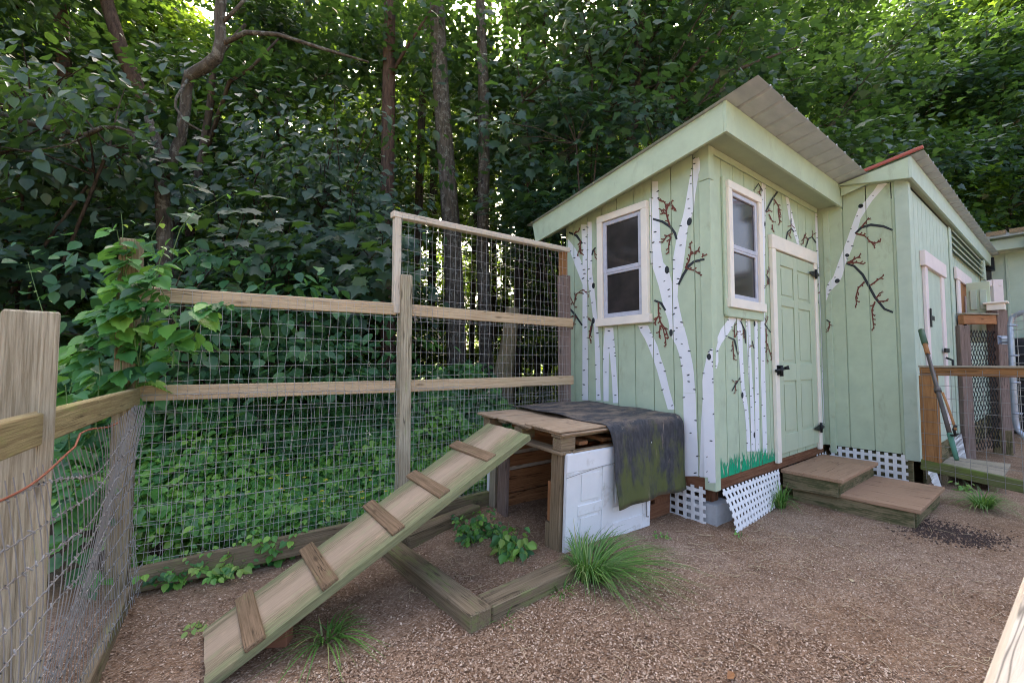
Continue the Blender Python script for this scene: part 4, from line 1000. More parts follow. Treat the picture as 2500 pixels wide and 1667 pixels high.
# ================================================================== TIMBER BED EDGING
bed = thing('timber_edging', (1.1, 1.75, 0), 'mossy square timbers laid as a low bed frame in front of the shelter', 'edging')
zb = .094
A0 = Vector(on_z(1148.7, 1503, zb)); LO = Vector(on_z(954, 1348, zb)); RO = Vector(on_z(1376.7, 1397.7, zb))
def beam(a, b, w, side, z1=zb, z0=-.04, mat=M_bed):
    """outer top edge a->b, width w towards side"""
    a, b = Vector(a), Vector(b); d = (b - a); d.z = 0; d.normalize(); n = Vector((-d.y, d.x, 0)); n = n if n.dot(Vector(side)) > 0 else -n
    c = n * (w / 2); z = (z0 + z1) / 2
    p = Vector((a.x, a.y, z)) + c; q = Vector((b.x, b.y, z)) + c
    return board('timber', mat, bed, p, q, w, z1 - z0, (0, 0, 1), .007)
dl = (LO - A0).normalized(); dr = (RO - A0).normalized()
beam(A0, LO + dl * .16, .125, (1, .3, 0)); beam(A0 + dr * .128, RO + dr * .30, .135, (0, 1, 0), zb - .003)
bk0 = Vector(on_z(1157, 1240, .14)); bk1 = Vector(on_z(1000, 1304, .14)); beam(bk1, bk0 + (bk0 - bk1).normalized() * .08, .10, (-.3, 1, 0), .14)

# ================================================================== RIGHT FENCE PANEL, GATES, POSTS BEYOND
gp_ = thing('mesh_fence', (5.4, .7, 0), 'low wooden frame panel with square wire mesh and mossy bottom rail at the right edge', 'fence')
Lt = np.array(at(2247, 907, 3.93)); Rt = np.array(at(2700, 907, 3.0)); Lt[2] = Rt[2] = 1.165
dL = Vector(Rt - Lt).normalized(); nG = Vector((dL.y, -dL.x, 0)); 
if nG.x > 0: nG = -nG
board('rail', M_orange, gp_, Lt, Rt, .070, .04, nG); board('rail_cap', M_grey, gp_, Lt + np.array([0, 0, .045]), Rt + np.array([0, 0, .045]), .075, .018, (0, 0, 1))
pst = Lt + np.array(dL) * .055
board('post', M_orange, gp_, (pst[0], pst[1], .28), (pst[0], pst[1], 1.128), .125, .038, nG)
board('post', M_grey, gp_, (Rt[0] + dL.x * .05, Rt[1] + dL.y * .05, -.1), (Rt[0] + dL.x * .05, Rt[1] + dL.y * .05, 1.25), .09, .09, nG)
Lb = np.array(Lt); Lb[2] = .325; Rb = np.array(Rt); Rb[2] = .25
board('rail', M_greenrail, gp_, Lb - np.array(dL) * .02, Rb, .095, .042, nG)
Wg = []; Lg = np.linalg.norm(Rt - Lt)
for k in range(int(Lg / .098) + 1):
    u = .02 + .098 * k; q = Lt + np.array(dL) * u; Wg.append([(q[0] + nG.x * .026 + RW.gauss(0, .003), q[1] + nG.y * .026, z) for z in np.linspace(1.18, .20, 7)])
for k in range(9):
    z = 1.14 - .105 * k; Wg.append([tuple((Lt + np.array(dL) * u)[:2] + np.array((nG.x, nG.y)) * .028) + (z + .006 * sin(u * 5 + k),) for u in np.linspace(0, Lg, 12)])
tag(wires('wire_netting', M_darkwire, gp_, Wg, .0018), kind='stuff')

def gate_pt(px, py, dist): return Vector(at(px, py, dist))
cg = thing('chain_link_gate', (7.9, .8, 0), 'narrow chain link gate hung between two reddish posts beside the long shed', 'gate')
A_ = gate_pt(2352, 900, 5.55); B_ = gate_pt(2440, 900, 5.9)
pa = board('post', M_purple, cg, (A_.x, A_.y, .02), (A_.x, A_.y, 1.72), .13, .09, tuple(-_f)); pb = board('post', M_purple, cg, (B_.x, B_.y, .02), (B_.x, B_.y, 1.96), .145, .145, tuple(-_f))
box('post_base', M_stepside, cg, (B_.x - .085, B_.y - .085, .0), (B_.x + .085, B_.y + .085, .33))
rr_ = board('header', M_brown, cg, (A_.x, A_.y, 1.80), (B_.x, B_.y, 1.83), .12, .06, tuple(-_f)); board('header_cap', M_grey, cg, (A_.x, A_.y, 1.875), (B_.x, B_.y, 1.905), .10, .02, (0, 0, 1))
box('post_collar', M_cream, cg, (B_.x - .085, B_.y - .085, 1.961), (B_.x + .085, B_.y + .085, 2.05)); box('post_cap', M_cream, cg, (B_.x - .115, B_.y - .115, 2.051), (B_.x + .115, B_.y + .115, 2.075))
Wc = []; gd = (B_ - A_); gd.z = 0; gl = gd.length; gd.normalize()
for s in (-1, 1):
    k = -30
    while k < 40:
        pts = []
        for j in range(36):
            z = .1 + j * .045; u = .09 + (k * .075) + s * (j * .045) * .62
            if .07 < u < gl - .06 and z < 1.76: pts.append((A_.x + gd.x * u, A_.y + gd.y * u, z))
        if len(pts) > 1: Wc.append(pts)
        k += 1
tag(wires('chain_link', M_black, cg, Wc, .0042, 4), kind='stuff')
tube('frame_tube', M_black, cg, [A_ + gd * .10 + Vector((0, 0, z - A_.z)) for z in (.08, 1.76)], .014)
tube('latch_bar', M_black, cg, [A_ + gd * .14 + Vector((0, 0, 1.18 - A_.z)), A_ + gd * .30 + Vector((0, 0, 1.12 - A_.z)), A_ + gd * (gl - .06) + Vector((0, 0, 1.08 - A_.z))], .011)
wp = thing('painted_post', tuple(gate_pt(2440, 1080, 7.4)), 'short pinkish white post standing behind the capped gate post', 'post')
q = gate_pt(2428, 700, 7.4); board('shaft', M_pink, wp, (q.x, q.y, .0), (q.x, q.y, 2.66), .17, .12, tuple(-_f)); board('arm', M_pink, wp, (q.x - .09, q.y + .11, 2.60), (q.x + .04, q.y - .05, 2.60), .12, .10, (0, 0, 1))
tg = thing('tube_gate', tuple(gate_pt(2480, 1080, 5.4)), 'grey galvanised tube gate with wire mesh at the right edge of the picture', 'gate')
def gz_(px, z, dist): q = gate_pt(px, 900, dist); return Vector((q.x, q.y, z))
dg = 5.3
tube('frame_tube', M_steel, tg, [gz_(2620, 1.86, dg - .7), gz_(2530, 1.86, dg - .18), gz_(2498, 1.85, dg - .06), gz_(2478, 1.80, dg), gz_(2472, 1.70, dg), gz_(2472, .55, dg), gz_(2476, .42, dg), gz_(2495, .33, dg - .06), gz_(2530, .30, dg - .2), gz_(2620, .30, dg - .7)], .030, 10)
for z in (1.70, 1.33, 1.0, .62): 
    tube('tie_clip', M_steel, tg, [gz_(2465, z, dg), gz_(2490, z, dg - .05)], .012)
Wt = [[gz_(x, z, dg - (x - 2472) * .006) for z in (1.84, .31)] for x in (2488, 2506, 2524, 2542, 2560)] + [[gz_(x, 1.84 - .1 * k, dg - (x - 2472) * .006) for x in (2474, 2560)] for k in range(16)]
tag(wires('wire_netting', M_wire, tg, Wt, .003), kind='stuff')
box('hinge', M_steel, tg, tuple(gz_(2440, 1.505, dg + .1)), tuple(gz_(2474, 1.545, dg)))
bn = thing('black_bin', tuple(gate_pt(2490, 1080, 8.0)), 'big black plastic barrel with ribs behind the tube gate', 'barrel')
q = gate_pt(2516, 900, 7.6)
prof = [(.40, .0), (.44, .05)]
for k in range(7): prof += [(.45, .10 + .2 * k), (.47, .14 + .2 * k), (.47, .20 + .2 * k), (.45, .24 + .2 * k)]
prof += [(.46, 1.54), (.44, 1.62), (.20, 1.66)]
V, Fc = [], []
for r, z in prof:
    for k in range(28): V.append((q.x + r * cos(2 * pi * k / 28), q.y + r * sin(2 * pi * k / 28), z + .02))
for i in range(len(prof) - 1):
    for k in range(28): a, b = i * 28 + k, i * 28 + (k + 1) % 28; Fc.append([a, b, b + 28, a + 28])
Fc += [list(range(28))[::-1], [(len(prof) - 1) * 28 + k for k in range(28)]]
meshobj('barrel', V, Fc, M_plastic, bn, smooth=True)
# landing boards at the narrow door
lb = thing('landing_boards', (6.8, .7, 0), 'low grey plank landing in front of the narrow pink framed door', 'step')
for k in range(3): board('plank', M_grey, lb, (6.28 + .26 * k, YD - .03, .17), (6.28 + .26 * k, YD - .48, .17), .25, .03, (0, 0, 1))
for k in range(2): box('bearer', M_bed, lb, (6.2, YD - .10 - .33 * k, -.02), (6.95, YD - .05 - .33 * k, .152))
# tool leaning on the wall
tl = thing('garden_tool', tuple(on_z(2330, 1140, 0)), 'long handled tool with green grip and bent hook leaning against the long shed', 'tool')
ta = Vector(on_y(2249, 806, YD - .16)); tb = Vector(on_y(2336, 1122, YD - .42))
def tp(t): return ta.lerp(tb, t)
tube('grip', M_toolgreen, tl, [tp(0), tp(.13)], .021); tube('shaft', M_orange, tl, [tp(.1301), tp(.22)], .0165); tube('shaft', M_toolgrey, tl, [tp(.2201), tp(.55), tp(.83)], [.0125, .0135, .014])
tube('foot', plain('green_sleeve', (.05, .15, .10)), tl, [tp(.8301), tp(1.0)], [.017, .013]); tube('clamp', M_toolgrey, tl, [tp(.50), tp(.53)], .022)
s_ = Vector((-.05, -.03, 0)); tube('rod', M_orange, tl, [tp(.53) + s_, tp(.62) + s_ * 1.3, tp(.79) + s_ * 1.6], .008); tube('hook', M_black, tl, [tp(.76) + s_ * 1.9, tp(.79) + s_ * 1.2, tp(.83) + s_ * 1.2, tp(.84), tp(.80)], .009)
# near rail by the camera, out of focus
nrail = thing('near_rail', (1.0, .1, 0), 'pale out of focus fence rail at the bottom right corner beside the camera', 'rail')
c0_ = Vector(on_z(2392, 1667, .93)); c1_ = Vector(on_z(2500, 1392, .93)); dd = (c1_ - c0_).normalized(); rt = Vector((dd.y, -dd.x, 0))
board('rail', M_pale, nrail, c0_ - dd * .55 + rt * .07 - Vector((0, 0, .02)), c1_ + dd * 2.3 + rt * .07 - Vector((0, 0, .02)), .14, .04, (0, 0, 1), .008)
for s in (-.5, 2.55):
    q = c0_ + dd * s + rt * .09; board('post', M_post, nrail, (q.x, q.y, -.1), (q.x, q.y, .888), .07, .07, (1, 0, 0))

# ================================================================== LEAVES
def leaf_template(kind):
    if kind == 'maple':
        o = [(0, 0), (.16, -.02), (.42, -.06), (.36, .10), (.60, .30), (.42, .34), (.46, .56), (.26, .50), (.14, .62), (0, 1.0)]
        pts = o + [(-x, y) for x, y in o[-2:0:-1]]
        V = [(x, y - .0, -.22 * abs(x) - .18 * max(0, y - .4) ** 2 * 2) for x, y in pts]; n = len(V)
        # fan halves about the midrib
        h = list(range(0, 10)); g = [0] + list(range(9, n)); return np.array(V), [h, g]
    if kind == 'maple_lo':
        o = [(0, 0), (.42, -.04), (.56, .34), (.30, .50), (0, 1.0)]; pts = o + [(-x, y) for x, y in o[-2:0:-1]]
        V = [(x, y, -.22 * abs(x) - .2 * max(0, y - .4) ** 2) for x, y in pts]; return np.array(V), [[0, 1, 2, 3, 4], [0, 4, 5, 6, 7]]
    if kind == 'ovate':
        o = [(0, 0), (.25, .14), (.36, .40), (.27, .68), (0, 1.0)]; pts = o + [(-x, y) for x, y in o[-2:0:-1]]
        V = [(x, y, .14 * abs(x) - .28 * y * y) for x, y in pts]; return np.array(V), [[0, 1, 2, 3, 4], [0, 4, 5, 6, 7]]
    if kind == 'toothed':
        o = [(0, 0), (.17, .04), (.20, .12), (.30, .18), (.29, .26), (.38, .34), (.35, .42), (.38, .52), (.31, .58), (.30, .68), (.20, .74), (.16, .84), (.07, .88), (0, 1.0)]; pts = o + [(-x, y) for x, y in o[-2:0:-1]]
        V = [(x, y, .30 * abs(x) - .30 * y * y - .10 * abs(x) * (i % 2)) for i, (x, y) in enumerate(pts)]; return np.array(V), [list(range(0, 14)), [0] + list(range(13, len(V)))]
    if kind == 'rhomb':
        V = [(0, 0, 0), (.30, .42, .06), (0, 1, -.12), (-.30, .42, .06)]; return np.array(V, float), [[0, 1, 2], [0, 2, 3]]
    if kind == 'needle':
        V = [(-.012, 0, 0), (.012, 0, 0), (.0, 1, -.25)]; return np.array(V, float), [[0, 1, 2]]
def leaf_mesh(name, P, D, Nn, S, kind, mat):
    """leaves at P, growing along D, facing Nn, length S"""
    T, Fc = leaf_template(kind); n = len(P); D = D / np.linalg.norm(D, axis=1, keepdims=True)
    Nn = Nn - D * (Nn * D).sum(1, keepdims=True); Nn /= (np.linalg.norm(Nn, axis=1, keepdims=True) + 1e-9); Xx = np.cross(D, Nn)
    V = P[:, None] + S[:, None, None] * (T[None, :, 0:1] * Xx[:, None] + T[None, :, 1:2] * D[:, None] + T[None, :, 2:3] * Nn[:, None])
    k = len(T); base = (np.arange(n) * k)[:, None]; loops, tot = [], []
    one = np.concatenate([np.array(f) for f in Fc]); lt_ = np.array([len(f) for f in Fc])
    loops = (base + one[None]).ravel(); tot = np.tile(lt_, n); starts = np.concatenate([[0], np.cumsum(tot)[:-1]])
    return fastmesh(name, V.reshape(-1, 3), loops, starts, tot, mat)
def unit(n, rng):
    v = rng.normal(size=(n, 3)); return v / np.linalg.norm(v, axis=1, keepdims=True)
def sprays(centers, outs, per, rad, rng, size, droop=.35, face=None, fw=.0):
    """leafy sprays: flattish clusters of leaves round each centre"""
    m = len(centers); C_ = np.repeat(centers, per, 0); O_ = np.repeat(outs, per, 0); n = m * per
    off = rng.normal(size=(n, 3)) * np.array([1, 1, .38]) * rad
    P = C_ + off + O_ * (rng.random((n, 1)) - .4) * rad
    D = O_ * .6 + off / rad * .55 + rng.normal(size=(n, 3)) * .35 + np.array([0, 0, -droop])
    Nn = np.array([0, 0, 1.0]) + O_ * .45 + rng.normal(size=(n, 3)) * .38
    if face is not None: Nn = Nn + np.asarray(face) * fw
    S = size * np.clip(rng.normal(1, .24, n), .45, 1.6); return P, D, Nn, S
def grow(rng, base, height, r0, spread, crown0, nl, lean=(0, 0), top=.14, sub=5, wig=.12, rise=.35):
    """trunk, limbs, twig ends (centres and outward directions)"""
    V, Fc = [], []; n = 10; pts = []; x, y = base[0], base[1]; ph = rng.uniform(0, 6, 4)
    for i in range(n + 1):
        t = i / n; pts.append(Vector((x + lean[0] * t * height + wig * (sin(t * 4 + ph[0]) - sin(ph[0])) , y + lean[1] * t * height + wig * (sin(t * 3.3 + ph[1]) - sin(ph[1])), base[2] - .1 + t * height)))
    rad = [r0 * (1.25 if i == 0 else 1) * ((1 - i / n) * (1 - top) + top) for i in range(n + 1)]
    tube_geo(pts, rad, 9, V, Fc); C_, O_ = [], []
    for k in range(nl):
        t = crown0 + (1 - crown0) * ((k + rng.random()) / nl) ** .9 * .98; i = min(int(t * n), n - 1); p = pts[i].lerp(pts[i + 1], t * n - i)
        a = k * 2.4 + rng.normal(0, .5); L = spread * (1.05 - .62 * ((t - crown0) / (1 - crown0)) ** 1.4) * rng.uniform(.7, 1.15)
        d = Vector((cos(a), sin(a), rise * rng.uniform(.2, 1.6))).normalized(); q = [p]; m = 6
        for j in range(1, m + 1):
            d = (d + Vector((rng.normal(0, .13), rng.normal(0, .13), rng.normal(-.03, .09)))).normalized(); q.append(q[-1] + d * (L / m))
        rl = rad[i] * rng.uniform(.28, .5); tube_geo(q, [rl * (1 - .85 * j / m) + .004 for j in range(m + 1)], 5, V, Fc, caps=False)
        for s in range(sub):
            f = .28 + .72 * (s + rng.random()) / sub; j = min(int(f * m), m - 1); b = q[j].lerp(q[j + 1], f * m - j)
            d2 = (d + Vector((rng.normal(0, .8), rng.normal(0, .8), rng.normal(.0, .35)))).normalized(); l2 = L * rng.uniform(.18, .42); e = [b, b + d2 * l2 * .5 + Vector((0, 0, rng.normal(0, .05))), b + d2 * l2]
            tube_geo(e, [rl * .28 + .003, rl * .16 + .003, .003], 4, V, Fc, caps=False)
            for g in (.45, .75, 1.0): C_.append(b + d2 * l2 * g); O_.append(d2)
        C_.append(q[-1]); O_.append(d)
    return V, Fc, np.array([tuple(c) for c in C_]), np.array([tuple(o) for o in O_])
def make_tree(name, label, seed, base, height, r0, spread, crown0, nl, per, rad, size, kind, lmat, bmat, group=None, cat='tree', **kw):
    rng = np.random.default_rng(seed); V, Fc, C_, O_ = grow(rng, (0, 0, 0), height, r0, spread, crown0, nl, **kw)
    t = thing(name, base, label, cat, group)
    link(bpy.data.objects.new('trunk', meshdata('trunk', V, Fc, bmat)), t, WM[t.name])
    P, D, Nn, S = sprays(C_, O_, per, rad, rng, size)
    link(bpy.data.objects.new('crown', leaf_mesh('crown', P, D, Nn, S, kind, lmat)), t, WM[t.name]); return t
def meshdata(name, V, Fc, mat, smooth=True):
    me = bpy.data.meshes.new(name); me.from_pydata([tuple(v) for v in V], [], Fc); me.update(); me.materials.append(mat)
    if smooth: me.polygons.foreach_set('use_smooth', [True] * len(me.polygons))
    return me
def copy_tree(src, name, loc, rz, sc, label, group=None):
    M = Matrix.Translation(Vector(loc)) @ Matrix.Rotation(rz, 4, 'Z') @ Matrix.Scale(sc, 4)
    o = src.copy(); o.name = name; COL.objects.link(o); o.matrix_basis = M; WM[o.name] = M; o['label'] = label
    if group: o['group'] = group
    for ch in src.children:
        c = ch.copy(); COL.objects.link(c); c.parent = o; c.matrix_parent_inverse = Matrix.Identity(4); c.matrix_basis = Matrix.Identity(4)
    return o

# ---- trees with their own trunks in the photograph
def trunk_tree(name, label, path, radii, bmat, limbs=(), seed=1, cl=None, per=34, rad=.30, size=.13, kind='maple_lo', lmat=None, group=None):
    """path: list of (px, py, dist); limbs likewise with radii; cl: list of (centre xyz, count, spread) clouds of sprays"""
    rng = np.random.default_rng(seed); pts = [Vector(at(*p)) for p in path]
    foot = Vector((pts[0].x, pts[0].y, -.1)); base = (foot.x, foot.y, 0)
    t = thing(name, base, label, 'tree', group); V, Fc = [], []
    tube_geo([foot] + pts, [radii[0] * 1.25] + list(radii), 10, V, Fc)
    meshobj('trunk', V, Fc, bmat, t, smooth=True)
    for lp, lr in limbs:
        q = [Vector(at(*p)) for p in lp]; tube('limb', bmat, t, q, lr, 7)
    if cl:
        Ps = []
        for c, n, sp in cl:
            cs = np.asarray(c) + rng.normal(size=(n, 3)) * np.asarray(sp) * .5; outs = unit(n, rng) * np.array([1, 1, .35]); Ps.append(sprays(cs, outs, per, rad, rng, size))
        P, D, Nn, S = [np.concatenate(x) for x in zip(*Ps)]
        link(bpy.data.objects.new('crown', leaf_mesh('crown', P, D, Nn, S, kind, lmat or L_mid)), t)
    return t
def ground_pt(px, dist):
    p = at(px, 884, dist); return (float(p[0]), float(p[1]), float(gh(p[0], p[1])))

# ---- prototypes and their copies
E1 = make_tree('maple_tree', 'broad leafy maple at the left edge of the wood with boughs reaching low', 101, ground_pt(-120, 5.6), 8.5, .13, 2.5, .10, 28, 30, .27, .105, 'maple_lo', L_dark, M_bark, 'maples at the edge of the wood', sub=5)
E2 = make_tree('maple_tree', 'leafy maple over the middle of the fence left of the tall straight trunks', 102, ground_pt(690, 7.4), 8.0, .11, 2.3, .18, 28, 28, .26, .10, 'maple_lo', L_dark, M_barkg, 'maples at the edge of the wood', sub=5)
E3 = make_tree('maple_tree', 'maple leaning over the painted shed roof with hanging dark leaves', 103, ground_pt(1560, 7.9), 9.0, .14, 2.9, .28, 28, 30, .28, .105, 'maple_lo', L_dark, M_barkg, 'maples at the edge of the wood', sub=5)
F1 = make_tree('forest_tree', 'tall forest tree with high crown deep among the other trunks', 111, ground_pt(1000, 12.0), 11.5, .15, 2.8, .26, 28, 26, .36, .14, 'maple_lo', L_mid, M_bark, 'forest trees behind the fence', sub=5)
F2 = make_tree('forest_tree', 'tall forest tree with high crown deep among the other trunks', 112, ground_pt(420, 11.0), 11.0, .14, 2.7, .20, 28, 26, .36, .14, 'maple_lo', L_mid, M_bark, 'forest trees behind the fence', sub=5)
F3 = make_tree('sunlit_tree', 'yellow green sunlit tree glowing through gaps deep in the wood', 113, ground_pt(240, 14.0), 10.0, .12, 2.8, .14, 28, 22, .38, .15, 'maple_lo', L_yel, M_bark, 'sunlit trees deep in the wood', sub=5)
S1 = make_tree('sapling', 'thin leafy sapling in the shade under the forest trees', 121, ground_pt(820, 8.0), 3.6, .028, 1.25, .10, 18, 22, .24, .12, 'maple_lo', L_mid, M_barkg, 'saplings under the forest trees', sub=4)
r_ = random.Random(21)
for px, d, rz, sc, src, lab in (
    (1400, 9.6, .4, 1.05, E3, 'maple whose crown hangs left of the painted shed roof'),
    (1790, 11.2, 2.0, 1.25, E1, 'maple crowding the back of the painted shed roof peak'),
    (1950, 13.0, 3.2, 1.45, E3, 'maple between the two shed roofs'),
    (2130, 15.0, 5.0, 1.6, E2, 'maple right behind the red roof edge'),
    (2330, 16.5, .9, 1.7, E1, 'maple above the middle of the long shed roof'),
    (2520, 17.0, 2.6, 1.75, E3, 'maple above the far end of the long shed'),
    (2240, 18.0, 2.6, 1.9, E1, 'tall maple showing between the roof maples behind the long shed'),
    (60, 8.2, 1.0, 1.25, E1, 'tall dark maple behind the low branch at upper left'),
    (2000, 17.0, 1.6, 1.8, E2, 'tall maple far behind the gap between the two shed roofs'),
    (2700, 19.0, 4.6, 2.0, E2, 'maple over the far right outbuilding roof')):
    copy_tree(src, 'maple_tree', ground_pt(px, d), rz, sc, lab, 'maples at the edge of the wood')
WHERE_F = ('far left behind the low branch', 'upper left behind the leaning brown trunk', 'behind the hanging oval leaved bush', 'right of the slim grey trunk', 'behind the left slope of the painted shed roof', 'behind the two shed roofs', 'behind the red roof edge', 'over the far right outbuilding')
for (px, d, sc, src), wh in zip(((-220, 10, 1.0, F1), (160, 12.5, 1.05, F2), (640, 12.0, 1.0, F1), (1200, 13.5, 1.0, F2), (1500, 13.0, 1.0, F1), (1860, 14, 1.05, F2), (2200, 16.5, 1.2, F1), (2500, 19, 1.4, F2)), WHERE_F):
    copy_tree(src, 'forest_tree', ground_pt(px, d), r_.uniform(0, 6.28), sc * r_.uniform(.92, 1.08), 'tall high crowned forest tree ' + wh, 'forest trees behind the fence')
WHERE_B = ('far back at the left edge', 'far back behind the crooked forked tree', 'far back behind the hanging oval leaved bush', 'far back left of the mottled trunk', 'far back behind the slim grey trunk', 'far back left of the shed roof', 'far back over the peak of the painted shed', 'far back over the valley between the roofs', 'far back over the long shed roof', 'far back over the right outbuilding', 'farthest back at the upper right corner')
for (px, d, sc, src), wh in zip(((-120, 19, 1.3, F2), (300, 19, 1.3, F1), (560, 20, 1.35, F2), (860, 21, 1.35, F1), (1080, 20, 1.3, F2), (1420, 22, 1.4, F1), (1700, 20, 1.4, F2), (1980, 23, 1.5, F1), (2300, 24, 1.7, F2), (2560, 23, 2.1, F2), (2440, 26, 2.2, F1)), WHERE_B):
    copy_tree(src, 'forest_tree', ground_pt(px, d), r_.uniform(0, 6.28), sc, 'hazy high crowned forest tree ' + wh, 'forest trees behind the fence')
WHERE_Y = ('behind the kinked grey stem at upper left', 'at the far left edge', 'left of the reddish straight trunk', 'above the left roof slope of the painted shed', 'between the two shed roofs', 'low through the tall fence frame')
for (px, d, sc), wh in zip(((440, 15, 1.0), (-150, 18, 1.2), (840, 18, 1.0), (1560, 18, 1.0), (2050, 20, 1.1), (1330, 22, .7)), WHERE_Y):
    copy_tree(F3, 'sunlit_tree', ground_pt(px, d), r_.uniform(0, 6.28), sc, 'yellow green sunlit tree seen ' + wh, 'sunlit trees deep in the wood')
WHERE_S = ('above the middle of the top fence rail', 'between the reddish trunk and the mottled trunk', 'low between the mottled and slim trunks', 'behind the wire of the tall frame', 'just left of the shed wall', 'behind the vine covered post', 'behind the hanging oval leaved bush', 'beside the broken stump', 'behind the near thick post', 'at the foot of the crooked forked tree')
for (px, d, sc), wh in zip(((560, 7.4, 1.0), (930, 9.2, 1.0), (1080, 12.5, .9), (1300, 11, .9), (1420, 9.0, 1.0), (240, 7.0, 1.05), (700, 9.5, 1.2), (1220, 15, 1.0), (30, 7.2, 1.0), (400, 7.6, 1.0)), WHERE_S):
    copy_tree(S1, 'sapling', ground_pt(px, d), r_.uniform(0, 6.28), sc, 'thin leafy sapling ' + wh, 'saplings under the forest trees')
F1['label'] = 'tall high crowned forest tree behind the reddish straight trunk'; F2['label'] = 'tall high crowned forest tree behind the crooked forked tree'
F3['label'] = 'yellow green sunlit tree glowing behind the leaning brown trunk'; S1['label'] = 'thin leafy sapling left of the tall frame post above the top rail'

# ---- the trunks one can pick out
trunk_tree('straight_tree', 'reddish brown straight trunk just left of the tall fence frame', [(948, 900, 6.60), (944, 560, 6.50), (948, 300, 6.50), (950, 120, 6.55), (953, -150, 6.60), (955, -700, 6.80)], [0.1148, 0.1062, 0.1003, 0.0935, 0.0850, 0.0595], M_barkred,
           [([(952, 190, 6.50), (985, 130, 6.40), (1030, 60, 6.30), (1075, -10, 6.30)], [0.0298, 0.0238, 0.0170, 0.0102])], 201, [(at(960, -300, 7), 30, (1.6, 1.6, 1.2)), (at(880, 60, 6.6), 26, (1.3, 1.0, .9)), (at(1010, 130, 6.9), 22, (1.0, 1.0, .8))], per=22, rad=.22, size=.10, lmat=L_dark)
trunk_tree('mottled_tree', 'thick dark mottled trunk second from the fence frame', [(1115, 880, 6.69), (1105, 600, 6.60), (1090, 400, 6.51), (1075, 200, 6.51), (1068, 40, 6.51), (1060, -300, 6.69)], [0.1549, 0.1390, 0.1276, 0.1197, 0.1126, 0.0774], M_barkg, (), 202, [(at(1060, -350, 7.4), 30, (1.8, 1.8, 1.2)), (at(1130, 60, 7.6), 26, (1.2, 1.0, .9)), (at(1000, 330, 8.0), 20, (1.2, .9, .9)), (at(1010, 20, 8.2), 24, (1.4, 1.0, .9))], per=22, rad=.24, size=.105, lmat=L_dark)
trunk_tree('slim_tree', 'slimmer grey trunk third from the fence frame', [(1186, 880, 6.80), (1178, 600, 6.80), (1182, 400, 6.80), (1180, 200, 6.88), (1172, 0, 6.97), (1168, -300, 7.06)], [0.1082, 0.0977, 0.0898, 0.0862, 0.0748, 0.0528], M_barkg, (), 203, [(at(1170, -350, 8), 30, (1.8, 1.8, 1.2)), (at(1240, 150, 7.4), 26, (1.2, 1.0, .9)), (at(1150, 260, 8.6), 22, (1.2, 1.0, .9)), (at(1250, 400, 8.6), 20, (1.0, .9, .8))], per=22, rad=.24, size=.105, lmat=L_dark)
trunk_tree('roof_tree', 'grey furrowed trunk rising behind the peak of the painted shed roof', [(1752, 800, 9.0), (1754, 250, 9.0), (1756, 120, 9.0), (1762, -50, 9.1), (1770, -500, 9.3)], [.20, .19, .18, .17, .12], M_barkg, (), 204, [(at(1765, -300, 9), 36, (2.2, 2.2, 1.4))])
trunk_tree('fork_trunk_tree', 'brown trunk with dark slanting limbs above the left slope of the painted shed roof', [(1530, 800, 7.8), (1546, 280, 7.8), (1556, 120, 7.8), (1568, 20, 7.8), (1575, -200, 7.9)], [.12, .11, .105, .095, .06], M_bark,
           [([(1600, 300, 7.6), (1650, 220, 7.5), (1720, 130, 7.4), (1800, 20, 7.3)], [.05, .042, .032, .02]), ([(1590, 330, 7.5), (1680, 240, 7.3), (1800, 170, 7.2), (1960, 110, 7.1)], [.05, .04, .03, .015]), ([(1568, 300, 7.7), (1620, 200, 7.6), (1660, 100, 7.6), (1700, -20, 7.5)], [.04, .034, .025, .015])], 205, [(at(1600, -150, 7.6), 40, (2.0, 2.0, 1.0))])
# crooked, forked tree on the left
trunk_tree('crooked_tree', 'crooked lichen grey forked tree with a kinked stem on the left behind the vine', [(404, 760, 4.16), (402, 560, 4.16), (396, 470, 4.16), (394, 440, 4.16)], [0.0731, 0.0645, 0.0602, 0.0602], M_barkg,
           [([(394, 445, 4.16), (420, 390, 4.16), (440, 340, 4.16), (452, 260, 4.12), (455, 215, 4.12), (462, 185, 4.08), (500, 165, 4.04), (530, 140, 4.00), (540, 100, 4.00), (536, 40, 4.00), (545, -30, 4.00), (560, -250, 4.08)], [0.0533, 0.0516, 0.0499, 0.0482, 0.0482, 0.0516, 0.0533, 0.0516, 0.0499, 0.0464, 0.0413, 0.0258]),
            ([(393, 445, 4.16), (360, 410, 4.12), (335, 370, 4.08), (318, 330, 4.08), (312, 318, 4.08)], [0.0387, 0.0344, 0.0310, 0.0292, 0.0258]),
            ([(394, 450, 4.16), (395, 410, 4.20), (385, 350, 4.24), (362, 290, 4.32)], [0.0430, 0.0473, 0.0430, 0.0387]),
            ([(396, 440, 4.16), (430, 420, 4.12), (450, 405, 4.08), (462, 402, 4.08)], [0.0172, 0.0138, 0.0103, 0.0052]),
            ([(538, 110, 4.00), (600, 80, 4.00), (680, 85, 4.00), (790, 120, 3.96), (900, 152, 3.92)], [0.0258, 0.0224, 0.0189, 0.0155, 0.0086]),
            ([(540, 60, 4.00), (580, 20, 4.00), (630, -40, 4.00)], [0.0189, 0.0155, 0.0103]),
            ([(466, 182, 4.08), (430, 240, 4.00), (428, 262, 4.00), (455, 300, 3.96), (495, 322, 3.92)], [0.0120, 0.0120, 0.0120, 0.0103, 0.0069])], 206)
trunk_tree('leaning_tree', 'dark brown trunk leaning left behind the crooked forked tree', [(430, 800, 6.6), (412, 420, 6.6), (388, 330, 6.6), (330, 200, 6.6), (296, 120, 6.6), (262, 10, 6.6), (230, -200, 6.7)], [.13, .12, .11, .10, .095, .085, .06], M_barkred, (), 207)
